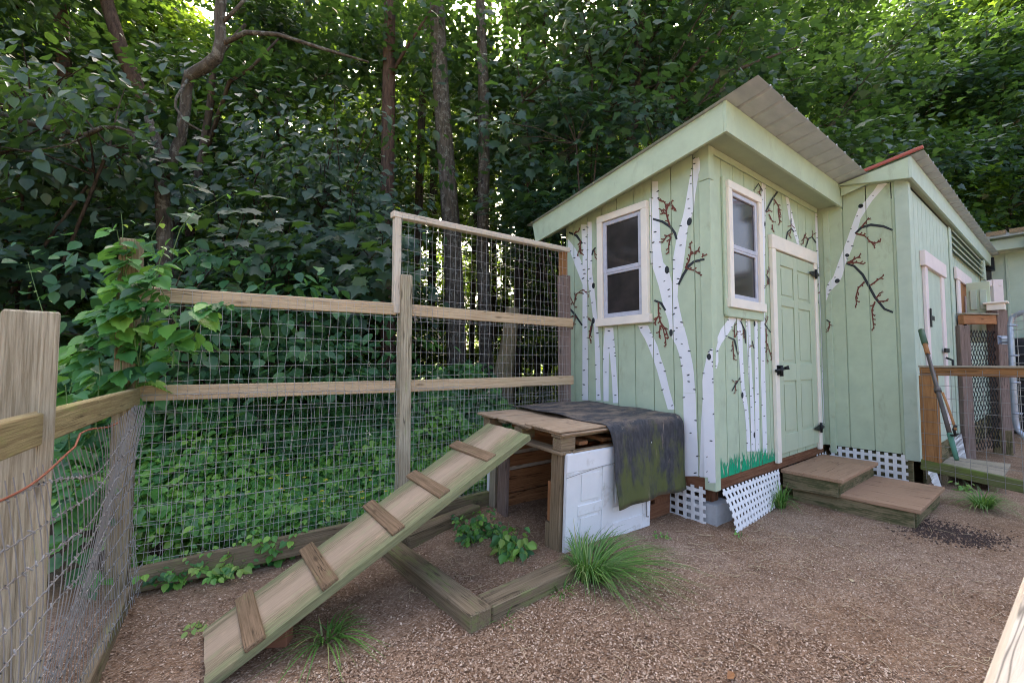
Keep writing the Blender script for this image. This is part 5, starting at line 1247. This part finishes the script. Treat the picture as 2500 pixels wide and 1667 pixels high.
trunk_tree('second_stem_tree', 'thin grey stem right of the crooked forked tree', [(462, 760, 5.6), (464, 500, 5.6), (490, 400, 5.6), (516, 240, 5.6), (520, 150, 5.6), (600, 60, 5.6)], [.055, .05, .048, .042, .038, .02], M_bark,
           [([(500, 380, 5.6), (560, 200, 5.5), (610, 170, 5.4), (680, 95, 5.4)], [.03, .025, .02, .012])], 208)
trunk_tree('left_tree', 'brown trunk half hidden by leaves at the upper left', [(172, 800, 6.8), (168, 400, 6.8), (158, 200, 6.8), (150, 60, 6.8), (140, -200, 6.9)], [.11, .10, .095, .09, .06], M_barkred, (), 209)
b = thing('low_branch', tuple(at(-60, 884, 3.6)[:2]) + (0,), 'pale brown lichen covered branch reaching in from the left edge', 'branch')
tube('limb', M_barkg, b, [at(-200, 240, 3.7), at(-20, 272, 3.6), at(60, 298, 3.6), at(140, 318, 3.55), at(210, 330, 3.5), at(250, 312, 3.5), at(290, 312, 3.45), at(330, 325, 3.4)], [.03, .027, .025, .022, .020, .017, .012, .005], 8)
tube('limb', M_barkg, b, [at(215, 328, 3.5), at(170, 352, 3.45), at(120, 362, 3.4), at(50, 372, 3.4)], [.008, .007, .005, .003], 6); tube('limb', M_barkg, b, [at(-200, 240, 3.7), at(-330, 300, 3.8), Vector(at(-420, 884, 3.9)) * Vector((1, 1, 0)) if False else Vector((*at(-420, 884, 3.9)[:2], -.1))], [.03, .05, .07], 8)
# slender dark trunks seen through the frame
SL = ((1010, 9.5, .10, 'just right of the frame post'), (1050, 12, .12, 'left of the mottled trunk in the tall frame'), (1262, 10, .11, 'right of the broken stump'), (1290, 12.5, .12, 'in the right third of the tall frame'), (1312, 9.2, .07, 'thinnest one in the right third of the tall frame'), (1335, 11, .10, 'left of the grey right hand fence post'), (1235, 14, .10, 'directly behind the broken stump'), (1150, 13, .09, 'between the mottled and slim trunks'), (1400, 11, .12, 'behind the left end of the shed roof'), (1350, 15, .13, 'farthest one beside the right hand fence post'), (905, 11, .11, 'left of the reddish straight trunk'), (700, 10, .09, 'behind the hanging oval leaved bush'), (760, 12.5, .12, 'farther back behind the hanging oval leaved bush'), (590, 12, .12, 'right of the crooked forked tree'), (1205, 16, .12, 'farthest one behind the slim grey trunk'), (980, 14, .12, 'behind the left post of the tall frame'))
for i, (px, d, r, wh) in enumerate(SL):
    g = 'slender dark trunks deep in the wood'; lean = r_.uniform(-40, 40)
    trunk_tree('slender_tree', 'slender dark trunk in the wood, ' + wh, [(px, 880, d), (px + lean * .3, 600, d), (px + lean * .6, 300, d), (px + lean, 0, d), (px + lean * 1.5, -600, d)], [r, r * .92, r * .85, r * .75, r * .5], M_bark, (), 300 + i, group=g)
sn = thing('broken_stump', ground_pt(1228, 6.0), 'pale weathered broken trunk stump standing behind the wire fence near the shed', 'stump')
tube('trunk', bark('stump_wood', (.17, .12, .07), (.40, .32, .20), (.22, .20, .10), 5), sn, [at(1225, 1010, 6.0), at(1228, 920, 6.0), at(1240, 850, 6.0), at(1246, 800, 6.0), at(1252, 752, 6.0)], [.20, .15, .115, .105, .09], 12)

# ---- leafy masses near the fence
def foliage(name, label, cat, clouds, per, rad, size, kind, lmat, seed, base, group=None, stems=True, kind_=None, face=(-.6, -.8, 0), fw=.6, droop=.45):
    rng = np.random.default_rng(seed); t = thing(name, base, label, cat, group); Ps = []; V, Fc = [], []; b0 = Vector(base)
    for c, n, sp in clouds:
        c = np.asarray(c, float); cs = c + rng.normal(size=(n, 3)) * np.asarray(sp) * .5; cs[:, 2] = np.maximum(cs[:, 2], .08)
        outs = unit(n, rng) * np.array([1, 1, .3]) + np.array([-.25, -.35, 0]); outs /= np.linalg.norm(outs, axis=1, keepdims=True)
        Ps.append(sprays(cs, outs, per, rad, rng, size, droop, face, fw))
        if stems:
            hub = Vector(c) + Vector((rng.normal(0, .1), rng.normal(0, .1), -.4 * sp[2])); hub.z = max(hub.z, .1)
            mid = b0.lerp(hub, .55) + Vector((rng.normal(0, .12), rng.normal(0, .12), .15)); tube_geo([b0 - Vector((0, 0, .1)), mid, hub], [.022, .016, .011], 6, V, Fc, caps=False)
            for q in cs[::2]: q = Vector(q); tube_geo([hub, hub.lerp(q, .5) + Vector((0, 0, .06)), q], [.009, .006, .003], 4, V, Fc, caps=False)
    P, D, Nn, S = [np.concatenate(x) for x in zip(*Ps)]
    if V: link(bpy.data.objects.new('stem', meshdata('stem', V, Fc, M_bark)), t)
    link(bpy.data.objects.new('foliage', leaf_mesh('foliage', P, D, Nn, S, kind, lmat)), t); return t
foliage('maple_shrub', 'shrubby maple with big dark drooping leaves at the far left behind the side fence', 'shrub',
        [(at(30, 620, 3.9), 26, (.9, .9, .8)), (at(150, 560, 4.2), 26, (.9, .9, .8)), (at(60, 420, 4.0), 22, (.9, .9, .6)), (at(230, 470, 4.5), 20, (.9, .9, .7)), (at(-60, 760, 3.6), 14, (.6, .6, .6))], 19, .20, .128, 'maple', L_dark, 401, tuple(at(60, 884, 4.4)[:2]) + (0,))
foliage('oval_leaf_shrub', 'bush with large oval bluish leaves hanging over the low branch at the upper left', 'shrub',
        [(at(40, 330, 3.5), 16, (.7, .7, .45)), (at(190, 370, 3.6), 14, (.7, .7, .4)), (at(330, 340, 3.8), 12, (.6, .6, .4)), (at(20, 180, 3.8), 16, (.8, .8, .6))], 20, .18, .098, 'ovate', L_dark, 402, tuple(at(-150, 884, 4.0)[:2]) + (0,))
foliage('hanging_vine_bush', 'dense bush of bluish oval leaves hanging above the left half of the back fence', 'shrub',
        [(at(640, 400, 5.0), 26, (1.0, 1.0, .7)), (at(760, 430, 4.9), 26, (.9, .9, .8)), (at(860, 420, 5.1), 22, (.8, .8, .8)), (at(700, 560, 5.0), 22, (.9, .9, .7)), (at(820, 590, 4.8), 18, (.7, .7, .6)), (at(560, 500, 5.3), 18, (.9, .9, .7))], 26, .20, .088, 'ovate', L_dark, 403, tuple(at(700, 884, 5.4)[:2]) + (0,))
foliage('maple_shrub', 'young maple with star shaped leaves just above the top rail of the back fence', 'shrub',
        [(at(560, 650, 4.4), 18, (.8, .8, .5)), (at(700, 660, 4.2), 20, (.8, .8, .45)), (at(850, 660, 4.3), 18, (.7, .7, .5)), (at(940, 620, 4.6), 10, (.4, .4, .5))], 14, .18, .135, 'maple', L_dark, 404, tuple(at(730, 884, 4.7)[:2]) + (0,))
foliage('maple_bough_tree', 'maple bough with shiny drooping leaves over the left slope of the shed roof', 'tree',
        [(at(1380, 300, 5.8), 26, (1.0, 1.0, .9)), (at(1480, 220, 6.0), 26, (1.1, 1.1, .8)), (at(1290, 180, 6.0), 24, (1.1, 1.1, .8)), (at(1560, 330, 6.2), 16, (.7, .7, .5)), (at(1440, 90, 6.2), 24, (1.2, 1.2, .8)), (at(1290, 420, 6.0), 12, (.5, .5, .5))], 16, .22, .125, 'maple', L_dark, 405, tuple(at(1420, 884, 6.8)[:2]) + (0,))
foliage('understory_shrub', 'dark green creeper covered shrub filling the fence between the rails at the left', 'shrub',
        [(at(420, 800, 3.55), 24, (.7, .5, .6)), (at(560, 810, 3.7), 26, (.7, .5, .6)), (at(700, 830, 3.8), 26, (.7, .5, .5)), (at(830, 850, 4.0), 22, (.6, .5, .45)), (at(480, 920, 3.5), 20, (.6, .4, .4))], 22, .15, .085, 'ovate', L_cover, 406, tuple(at(600, 884, 3.9)[:2]) + (0,))

# ---- ground cover beyond the fence
def cover():
    rng = np.random.default_rng(500); n = 42000
    px = rng.uniform(150, 1420, n * 2); d = 2.6 + rng.gamma(1.6, 1.1, n * 2); p = np.array([at(a, 884, b)[:2] for a, b in zip(px, d)])
    fy = np.interp(p[:, 0], [-.6, -.255, 1.259, 2.97], [3.15, 3.19, 2.99, 3.03]); dy = p[:, 1] - fy
    k = (dy > .06) & (p[:, 0] < 3.15) & (p[:, 0] > -1.6); p, dy = p[k][:n], dy[k][:n]; m = len(p)
    lump = .5 + .36 * np.sin(p[:, 0] * 3.1 + 1.7 * np.sin(p[:, 1] * 2.2)) + .22 * np.sin(p[:, 0] * 7 + p[:, 1] * 5)
    sm = np.clip((dy - .05) / 1.35, 0, 1); sm = sm * sm * (3 - 2 * sm)
    h = .16 + .84 * sm * (.72 + .34 * lump) + .16 * lump; z = h * (1 - .55 * rng.random(m) ** 2)
    P = np.stack([p[:, 0], p[:, 1], z], 1); D = unit(m, rng) * np.array([1, 1, .4]) + np.array([-.15, -.35, -.25]); Nn = np.array([-.35, -.6, .75]) + rng.normal(size=(m, 3)) * .35
    low = (dy < .75); S = np.where(low, rng.uniform(.035, .07, m), rng.uniform(.055, .105, m))
    mixr = rng.random(m); mixr = np.clip(mixr - .10, 0, 1); S = S * np.where(mixr < .16, 1.5, 1.0) * rng.uniform(.7, 1.2, m)
    for nm, sel, mt, kd in (('weed_cover', low & (mixr > .16), L_weed, 'ovate'), ('weed_cover', low & (mixr <= .16), L_vine, 'maple_lo'), ('ground_cover', ~low & (mixr > .16), L_cover, 'ovate'), ('ground_cover', ~low & (mixr <= .16), L_vine, 'maple_lo')):
        o = link(bpy.data.objects.new(nm, leaf_mesh(nm, P[sel], D[sel], Nn[sel], S[sel], kd, mt))); tag(o, ('bright small leaved weeds crowding the foot of the wire fence' if kd == 'ovate' else 'bigger lobed weed leaves among the small ones at the fence foot') if nm == 'weed_cover' else ('dark leafy ground cover filling the wood floor behind the fence' if kd == 'ovate' else 'scattered larger lobed leaves in the dark ground cover'), 'undergrowth', None, 'stuff')
    # deeper forest floor herbs
    n = 9000; px = rng.uniform(300, 1500, n); d = rng.uniform(5, 14, n); p = np.array([at(a, 884, b)[:2] for a, b in zip(px, d)]); k = p[:, 1] > 3.9; p = p[k]; m = len(p)
    z = rng.random(m) * (.55 + .3 * np.sin(p[:, 0] * 2.3) * np.sin(p[:, 1] * 1.9)); P = np.stack([p[:, 0], p[:, 1], z + .03], 1); D = unit(m, rng) * np.array([1, 1, .4]); Nn = np.array([0, 0, 1.0]) + rng.normal(size=(m, 3)) * .4
    tag(link(bpy.data.objects.new('forest_herbs', leaf_mesh('forest_herbs', P, D, Nn, rng.uniform(.08, .16, m), 'rhomb', L_mid))), 'low green herbs on the forest floor between the trunks', 'undergrowth', None, 'stuff')
    # yellow flowers
    n = 26; V, Fc = [], []; 
    for i in range(n):
        q = at(rng.uniform(640, 960), rng.uniform(1160, 1290), rng.uniform(2.95, 3.15)); 
        for k in range(4):
            a = k * pi / 2 + rng.random(); o = len(V); s = .013; c = Vector(q)
            V += [c, c + Vector((cos(a - .5) * s, sin(a - .5) * s, .004)), c + Vector((cos(a) * s * 1.3, sin(a) * s * 1.3, .002)), c + Vector((cos(a + .5) * s, sin(a + .5) * s, .004))]; Fc.append([o, o + 1, o + 2, o + 3])
    tag(meshobj('yellow_flowers', V, Fc, M_flower), 'tiny yellow flowers among the weeds behind the wire', 'flowers', None, 'stuff')
cover()

# ---- plants with leaves one can pick out
_lm = {}
def one_leaf(kind, mat):
    if (kind, mat.name) not in _lm: _lm[(kind, mat.name)] = leaf_mesh('leaf', np.zeros((1, 3)), np.array([[0, 1.0, 0]]), np.array([[0, 0, 1.0]]), np.ones(1), kind, mat)
    return _lm[(kind, mat.name)]
def put_leaf(parent, p, d, n, s, kind, mat):
    d = Vector(d).normalized(); n = Vector(n); n = (n - d * n.dot(d)).normalized(); x = d.cross(n)
    M = Matrix.Translation(Vector(p)) @ Matrix((x, d, n)).transposed().to_4x4() @ Matrix.Scale(s, 4)
    return link(bpy.data.objects.new('leaf', one_leaf(kind, mat)), parent, M)
def leafy_plant(name, label, base, stems, seed, kind, mats, s0, s1, step, cat='plant', cluster=1, stem_r=.004):
    """stems: lists of world points"""
    rr = random.Random(seed); t = thing(name, base, label, cat); V, Fc = [], []
    for st_ in stems:
        st_ = [Vector(p) for p in st_]; tube_geo(st_, [stem_r * (1 - .6 * i / (len(st_) - 1)) for i in range(len(st_))], 5, V, Fc, caps=False)
        acc = 0.0; L = sum((b - a).length for a, b in zip(st_[:-1], st_[1:])); run = 0
        for a, b in zip(st_[:-1], st_[1:]):
            l = (b - a).length; dd_ = (b - a).normalized(); u = acc
            while u < l:
                p = a + dd_ * u; f = (run + u) / L; ang = rr.uniform(0, 6.28)
                for c in range(cluster):
                    aa = ang + (c - (cluster - 1) / 2) * .85; out = Vector((cos(aa), sin(aa), rr.uniform(-.35, .25)))
                    out = (out + Vector((-.35, -.5, 0)) * .6).normalized(); pe = p + out * rr.uniform(.01, .05) + Vector((0, 0, rr.uniform(-.01, .02)))
                    put_leaf(t, pe, out + Vector((0, 0, -.25)), Vector((-.25, -.45, 1)) + Vector((rr.gauss(0, .25), rr.gauss(0, .25), rr.gauss(0, .2))), rr.uniform(s0, s1) * (1 - .45 * f ** 3), kind, rr.choice(mats))
                u += step * rr.uniform(.7, 1.3)
            acc = u - l; run += l
    meshobj('stem', V, Fc, M_stem, t, smooth=True); return t
def A(px, py, d): return Vector(at(px, py, d))
bx0 = (float(pL[0]) - .02, float(pL[1]) + .06, 0)
vs = []
for (a, b, c, d) in (((300, 1000), (292, 800), (300, 640), (285, 560)), ((330, 960), (350, 800), (380, 680), (400, 600)), ((250, 960), (240, 850), (270, 760), (310, 690)), ((420, 900), (430, 790), (400, 720), (360, 640)), ((170, 960), (190, 880), (230, 830), (280, 800)), ((470, 830), (500, 760), (540, 740), (560, 750)), ((300, 800), (315, 720), (305, 650), (312, 600)), ((280, 760), (290, 690), (320, 640), (330, 580)), ((340, 900), (330, 840), (325, 760), (345, 690))):
    vs.append([A(*p, 2.28 + .10 * random.random()) for p in (a, b, c, d)])
leafy_plant('creeper_vine', 'bright green creeper with broad toothed leaves climbing over the fence corner post', bx0, vs, 601, 'toothed', [L_vine, L_vine, L_vine, L_weed, L_cover], .08, .155, .072, 'vine', 3)
leafy_plant('creeper_shoot', 'young pale shoots rising above the vine covered corner post', bx0, [[A(298, 600, 2.35), A(300, 560, 2.35), A(295, 515, 2.35)], [A(375, 620, 2.35), A(370, 580, 2.35), A(400, 528, 2.35)], [A(420, 620, 2.35), A(440, 560, 2.35), A(470, 520, 2.35), A(520, 495, 2.35), A(572, 462, 2.4)]], 602, 'ovate', [L_young, L_vine], .03, .06, .05, 'vine', 1, .0028)
leafy_plant('thin_shoot', 'slim upright shoot with tiny pale leaves above the near thick post', (A(100, 884, 2.6).x, A(100, 884, 2.6).y, 0), [[A(104, 1100, 2.6), A(104, 760, 2.6), A(85, 700, 2.6), A(68, 638, 2.6)]], 603, 'rhomb', [L_young], .03, .05, .05, 'vine', 1, .003)
leafy_plant('large_leaf_weed', 'plant with large green leaves in front of the corner post beside the near post', (A(165, 884, 2.2).x, A(165, 884, 2.2).y, 0), [[A(175, 1200, 2.1), A(165, 1000, 2.1), A(160, 940, 2.1)], [A(230, 1100, 2.2), A(240, 960, 2.2), A(245, 900, 2.2)], [A(190, 1250, 2.2), A(230, 1130, 2.2), A(215, 1050, 2.2)], [A(160, 1400, 2.2), A(180, 1250, 2.2), A(240, 1200, 2.2)], [A(220, 1420, 2.25), A(215, 1330, 2.25), A(250, 1260, 2.25)]], 604, 'toothed', [L_vine, L_cover], .08, .13, .085, 'plant', 3)
def bushy(name, label, c, n, rx, h, seed, kind, mats, s0, s1, cat='plant', step=.045):
    rr = random.Random(seed); c = Vector(c); stems = []
    for i in range(n):
        a = rr.uniform(0, 6.28); r = rx * sqrt(rr.random()); q = c + Vector((cos(a) * r, sin(a) * r, 0)); hh = h * (1 - .5 * (r / rx) ** 2) * rr.uniform(.7, 1.1)
        b = c + Vector((cos(a) * r * .25, sin(a) * r * .25, -.01)); stems.append([b, b.lerp(q, .6) + Vector((0, 0, hh * .6)), q + Vector((0, 0, hh))])
    return leafy_plant(name, label, tuple(c), stems, seed, kind, mats, s0, s1, step, cat, 2, .0025)
bp1 = on_z(1165, 1320, .02); bp2 = on_z(1243, 1352, .02)
bushy('bed_plant', 'dark green small leaved plant at left inside the timber bed', bp1, 24, .18, .22, 611, 'toothed', [L_weed, L_vine, L_cover], .035, .06, step=.035)
bushy('bed_plant', 'lighter broad leaved plant at right inside the timber bed', bp2, 14, .14, .19, 612, 'toothed', [L_young, L_vine, L_weed], .055, .09, step=.05)
bushy('trailing_weed', 'trailing bright green weed growing over the base board left of the ramp', on_z(560, 1385, .03), 22, .24, .16, 613, 'toothed', [L_weed, L_young, L_vine], .04, .065, step=.04)
bushy('trailing_weed', 'taller bright green weed between the fence base board and the upper ramp', on_z(675, 1345, .05), 24, .24, .24, 614, 'toothed', [L_weed, L_vine], .04, .07, step=.04)
bushy('trailing_weed', 'leafy green weed spilling over the base board near the corner post', on_z(430, 1405, .03), 16, .17, .16, 621, 'toothed', [L_weed, L_vine, L_cover], .04, .075, step=.045)
bushy('trailing_weed', 'low bright weed against the base board just left of the upper ramp', on_z(775, 1312, .07), 16, .16, .18, 622, 'toothed', [L_weed, L_young, L_vine], .035, .065, step=.04)
bushy('small_weed', 'tiny green weed by the lower right corner of the white door', on_z(1616, 1322, .0), 6, .035, .06, 615, 'ovate', [L_weed], .018, .03, step=.02)
bushy('small_weed', 'tiny weed in front of the tilted white lattice', on_z(1808, 1310, .0), 5, .03, .05, 616, 'ovate', [L_weed], .015, .025, step=.02)
bushy('small_weed', 'pale leafy weed under the mossy fence panel rail', on_z(2345, 1195, .0), 6, .06, .10, 617, 'ovate', [L_weed, L_young], .04, .06, step=.04)
bushy('small_weed', 'little weed sprig left of the ramp foot', on_z(480, 1535, .0), 4, .05, .03, 618, 'ovate', [L_young], .03, .05, step=.03)
for i, (px, py, d, lab) in enumerate(((340, 1290, 2.62, 'weed clump with yellowish tips behind the wire just right of the corner post'), (470, 1210, 2.75, 'upright leafy weed behind the wire in the left half of the fence'), (600, 1250, 2.85, 'leafy weed clump behind the wire above the trailing weed'), (840, 1200, 3.1, 'leafy weed clump with yellow flowers left of the middle post'))):
    q = A(px, 884, d); bushy('fence_weed', lab, (q.x, q.y + .12, 0), 12, .16, .42 - .03 * i, 620 + i, 'toothed', [L_weed, L_young, L_weed], .045, .075, step=.05)

# ---- grass tufts
def tuft(label, c, n, h, spread, seed, bias=(0, 0)):
    rr = random.Random(seed); V, Fc = [], []; c = Vector(c)
    for i in range(n):
        a = rr.uniform(0, 6.28); r = spread * .16 * sqrt(rr.random()); b = c + Vector((cos(a) * r, sin(a) * r, -.01)); a += rr.gauss(0, .5)
        d = Vector((cos(a) + bias[0], sin(a) + bias[1], 0)); L = h * rr.uniform(.55, 1.15); bend = rr.uniform(.35, 1.15); w = rr.uniform(.0024, .0050); side = Vector((-d.y, d.x, 0)).normalized(); m = 6; o = len(V)
        for j in range(m + 1):
            t = j / m; p = b + d * (spread * t ** 1.5 * bend * .8) + Vector((0, 0, L * (t * 1.25 - bend * 1.05 * t ** 2.3) )); p.z = max(p.z, c.z + .004)
            ww = w * (1 - t ** 2 * .9); V += [p - side * ww, p + side * ww]
        for j in range(m): Fc.append([o + 2 * j, o + 2 * j + 1, o + 2 * j + 3, o + 2 * j + 2])
    return tag(meshobj('grass_tuft', V, Fc, L_grass), label, 'grass')
tuft('large tuft of long bright grass flopping in front of the white panel door', on_z(1440, 1415, .02), 360, .31, .48, 701, (.6, -.25))
tuft('thin wispy grass tuft under the ramp near the brick', on_z(800, 1560, 0), 64, .16, .30, 702, (-.1, -.4))
tuft('grass tuft between the tilted lattice and the wooden steps', on_z(1905, 1240, 0), 130, .26, .22, 703)
tuft('grass tuft under the mossy bottom rail of the right fence panel', on_z(2400, 1240, 0), 190, .22, .34, 704)
tuft('sparse short grass sprig at the front corner of the timber bed', on_z(1230, 1520, 0), 9, .08, .16, 705)
tuft('few grass blades at the foot of the shelter opening beside the bed timber', on_z(1370, 1450, 0), 60, .10, .16, 706)
tuft('small grass sprig below the edge of the lower step', on_z(2262, 1250, 0), 30, .12, .12, 707)

# ---- shavings, straw, dark manure and a dead leaf on the ground
def chips():
    rng = np.random.default_rng(800); n = 115000
    px = rng.uniform(-60, 2560, n); py = 1130 + (1700 - 1130) * rng.random(n) ** .8
    d = np.array([on_z(a, b, 0)[:2] for a, b in zip(px, py)]); k = (d[:, 1] < 3.0) & (d[:, 0] > -.6) & ~((d[:, 0] > 3.25) & (d[:, 1] > 1.75)); d = d[k]
    x, y = d[:, 0], d[:, 1]; dens = .5 + .5 * np.sin(x * 1.7 + 1.1) * np.sin(y * 2.3 + .4); k = rng.random(len(x)) < np.where((x < 2.3) & (y < 1.9), .95, .12 + .34 * dens); x, y = x[k], y[k]; m = len(x)
    s = rng.uniform(.0020, .0056, m); a = rng.uniform(0, 2 * pi, m); asp = rng.uniform(.3, .75, m)
    z = gh(x, y) + .003 + rng.random(m) * .004; tilt = rng.normal(0, .35, (m, 2))
    cx = np.array([-1, 1, 1, -1.0]); cy = np.array([-1, -1, 1, 1.0])
    lx = cx[None] * s[:, None]; ly = cy[None] * (s * asp)[:, None]
    X = x[:, None] + lx * np.cos(a)[:, None] - ly * np.sin(a)[:, None]; Yy = y[:, None] + lx * np.sin(a)[:, None] + ly * np.cos(a)[:, None]; Zz = z[:, None] + lx * tilt[:, :1] + ly * tilt[:, 1:]
    V = np.stack([X, Yy, Zz], -1).reshape(-1, 3); q = np.arange(m * 4)
    tag(link(bpy.data.objects.new('wood_shavings', fastmesh('wood_shavings', V, q, np.arange(m) * 4, np.full(m, 4), M_chip))), 'pale wood shavings strewn over the brown dirt yard', 'shavings', None, 'stuff')
    L = []
    rr = random.Random(8)
    for i in range(300):
        if i < 120: p = on_z(rr.gauss(1780, 190), rr.uniform(1260, 1420), 0)
        elif i < 170: p = on_z(rr.gauss(1060, 60), rr.uniform(1330, 1460), 0)
        else: p = on_z(rr.uniform(1250, 2480), rr.uniform(1240, 1660), 0)
        if p[1] > 1.62 and p[0] > 3.2: continue
        a = rr.uniform(0, 6.28); l = rr.uniform(.03, .13); q = (p[0] + cos(a) * l, p[1] + sin(a) * l); mm = ((p[0] + q[0]) / 2 + rr.gauss(0, .006), (p[1] + q[1]) / 2 + rr.gauss(0, .006))
        L.append([(*u, float(gh(*u)) + .006 + rr.random() * .006) for u in ((p[0], p[1]), mm, q)])
    tag(wires('straw', M_straw, None, L, .0011, 4), 'scattered dry straw on the dirt around the steps and shed corner', 'straw', None, 'stuff')
    m_, nt, p_ = newmat('damp_soil'); c = ramp(nt, noise(nt, coords(nt), 30, 5), [(.3, (.035, .022, .017)), (.7, (.085, .052, .04))]); nt.links.new(c, p_.inputs['Base Color']); p_.inputs['Roughness'].default_value = .95
    V, Fc = [], []
    for i in range(1500):
        t = rr.random(); px_, py_ = 2230 + 190 * t + rr.gauss(0, 32), 1280 + 45 * t + rr.gauss(0, 10); p = on_z(px_, py_, 0); s = rr.uniform(.004, .009); o = len(V); z = float(gh(p[0], p[1])) + .002
        for k in range(4): a = k * pi / 2 + t * 9; V.append((p[0] + cos(a) * s, p[1] + sin(a) * s, z))
        V.append((p[0], p[1], z + s * .9)); Fc += [[o + k, o + (k + 1) % 4, o + 4] for k in range(4)]
    tag(meshobj('damp_soil', V, Fc, m_), 'dark damp crumbled soil scattered in front of the lower step', 'soil', None, 'stuff')
chips()
p = on_z(1775, 1655, .012); dl_ = meshobj('dead_leaf', [(0, 0, 0), (.03, .012, .012), (.05, .0, .004), (.028, -.018, .010), (.01, -.02, .004)], [[0, 1, 2], [0, 2, 3], [0, 3, 4]], M_deadleaf, None, Matrix.Translation(Vector(p)))
tag(dl_, 'orange brown dead leaf lying at the bottom edge of the yard', 'leaf')

# a few fallen leaves and twigs on the yard
rr = random.Random(77)
for i, (px, py, lab) in enumerate(((1000, 1440, 'brown dead leaf beside the left timber of the bed'), (690, 1500, 'curled dead leaf close to the upper side of the ramp'), (2080, 1420, 'small tan dead leaf in the middle of the open yard'), (1500, 1560, 'yellowish dead leaf near the bottom of the yard below the long grass'))):
    c = Vector(on_z(px, py, .012)); a = rr.uniform(0, 6.28); s = rr.uniform(.6, .9)
    o = meshobj('dead_leaf', [(0, 0, 0), (.03, .012, .012), (.05, .0, .004), (.028, -.018, .010), (.01, -.02, .004)], [[0, 1, 2], [0, 2, 3], [0, 3, 4]], M_deadleaf if i % 2 else M_straw, None, Matrix.Translation(c) @ Matrix.Rotation(a, 4, 'Z') @ Matrix.Scale(s, 4))
    tag(o, lab, 'leaf')
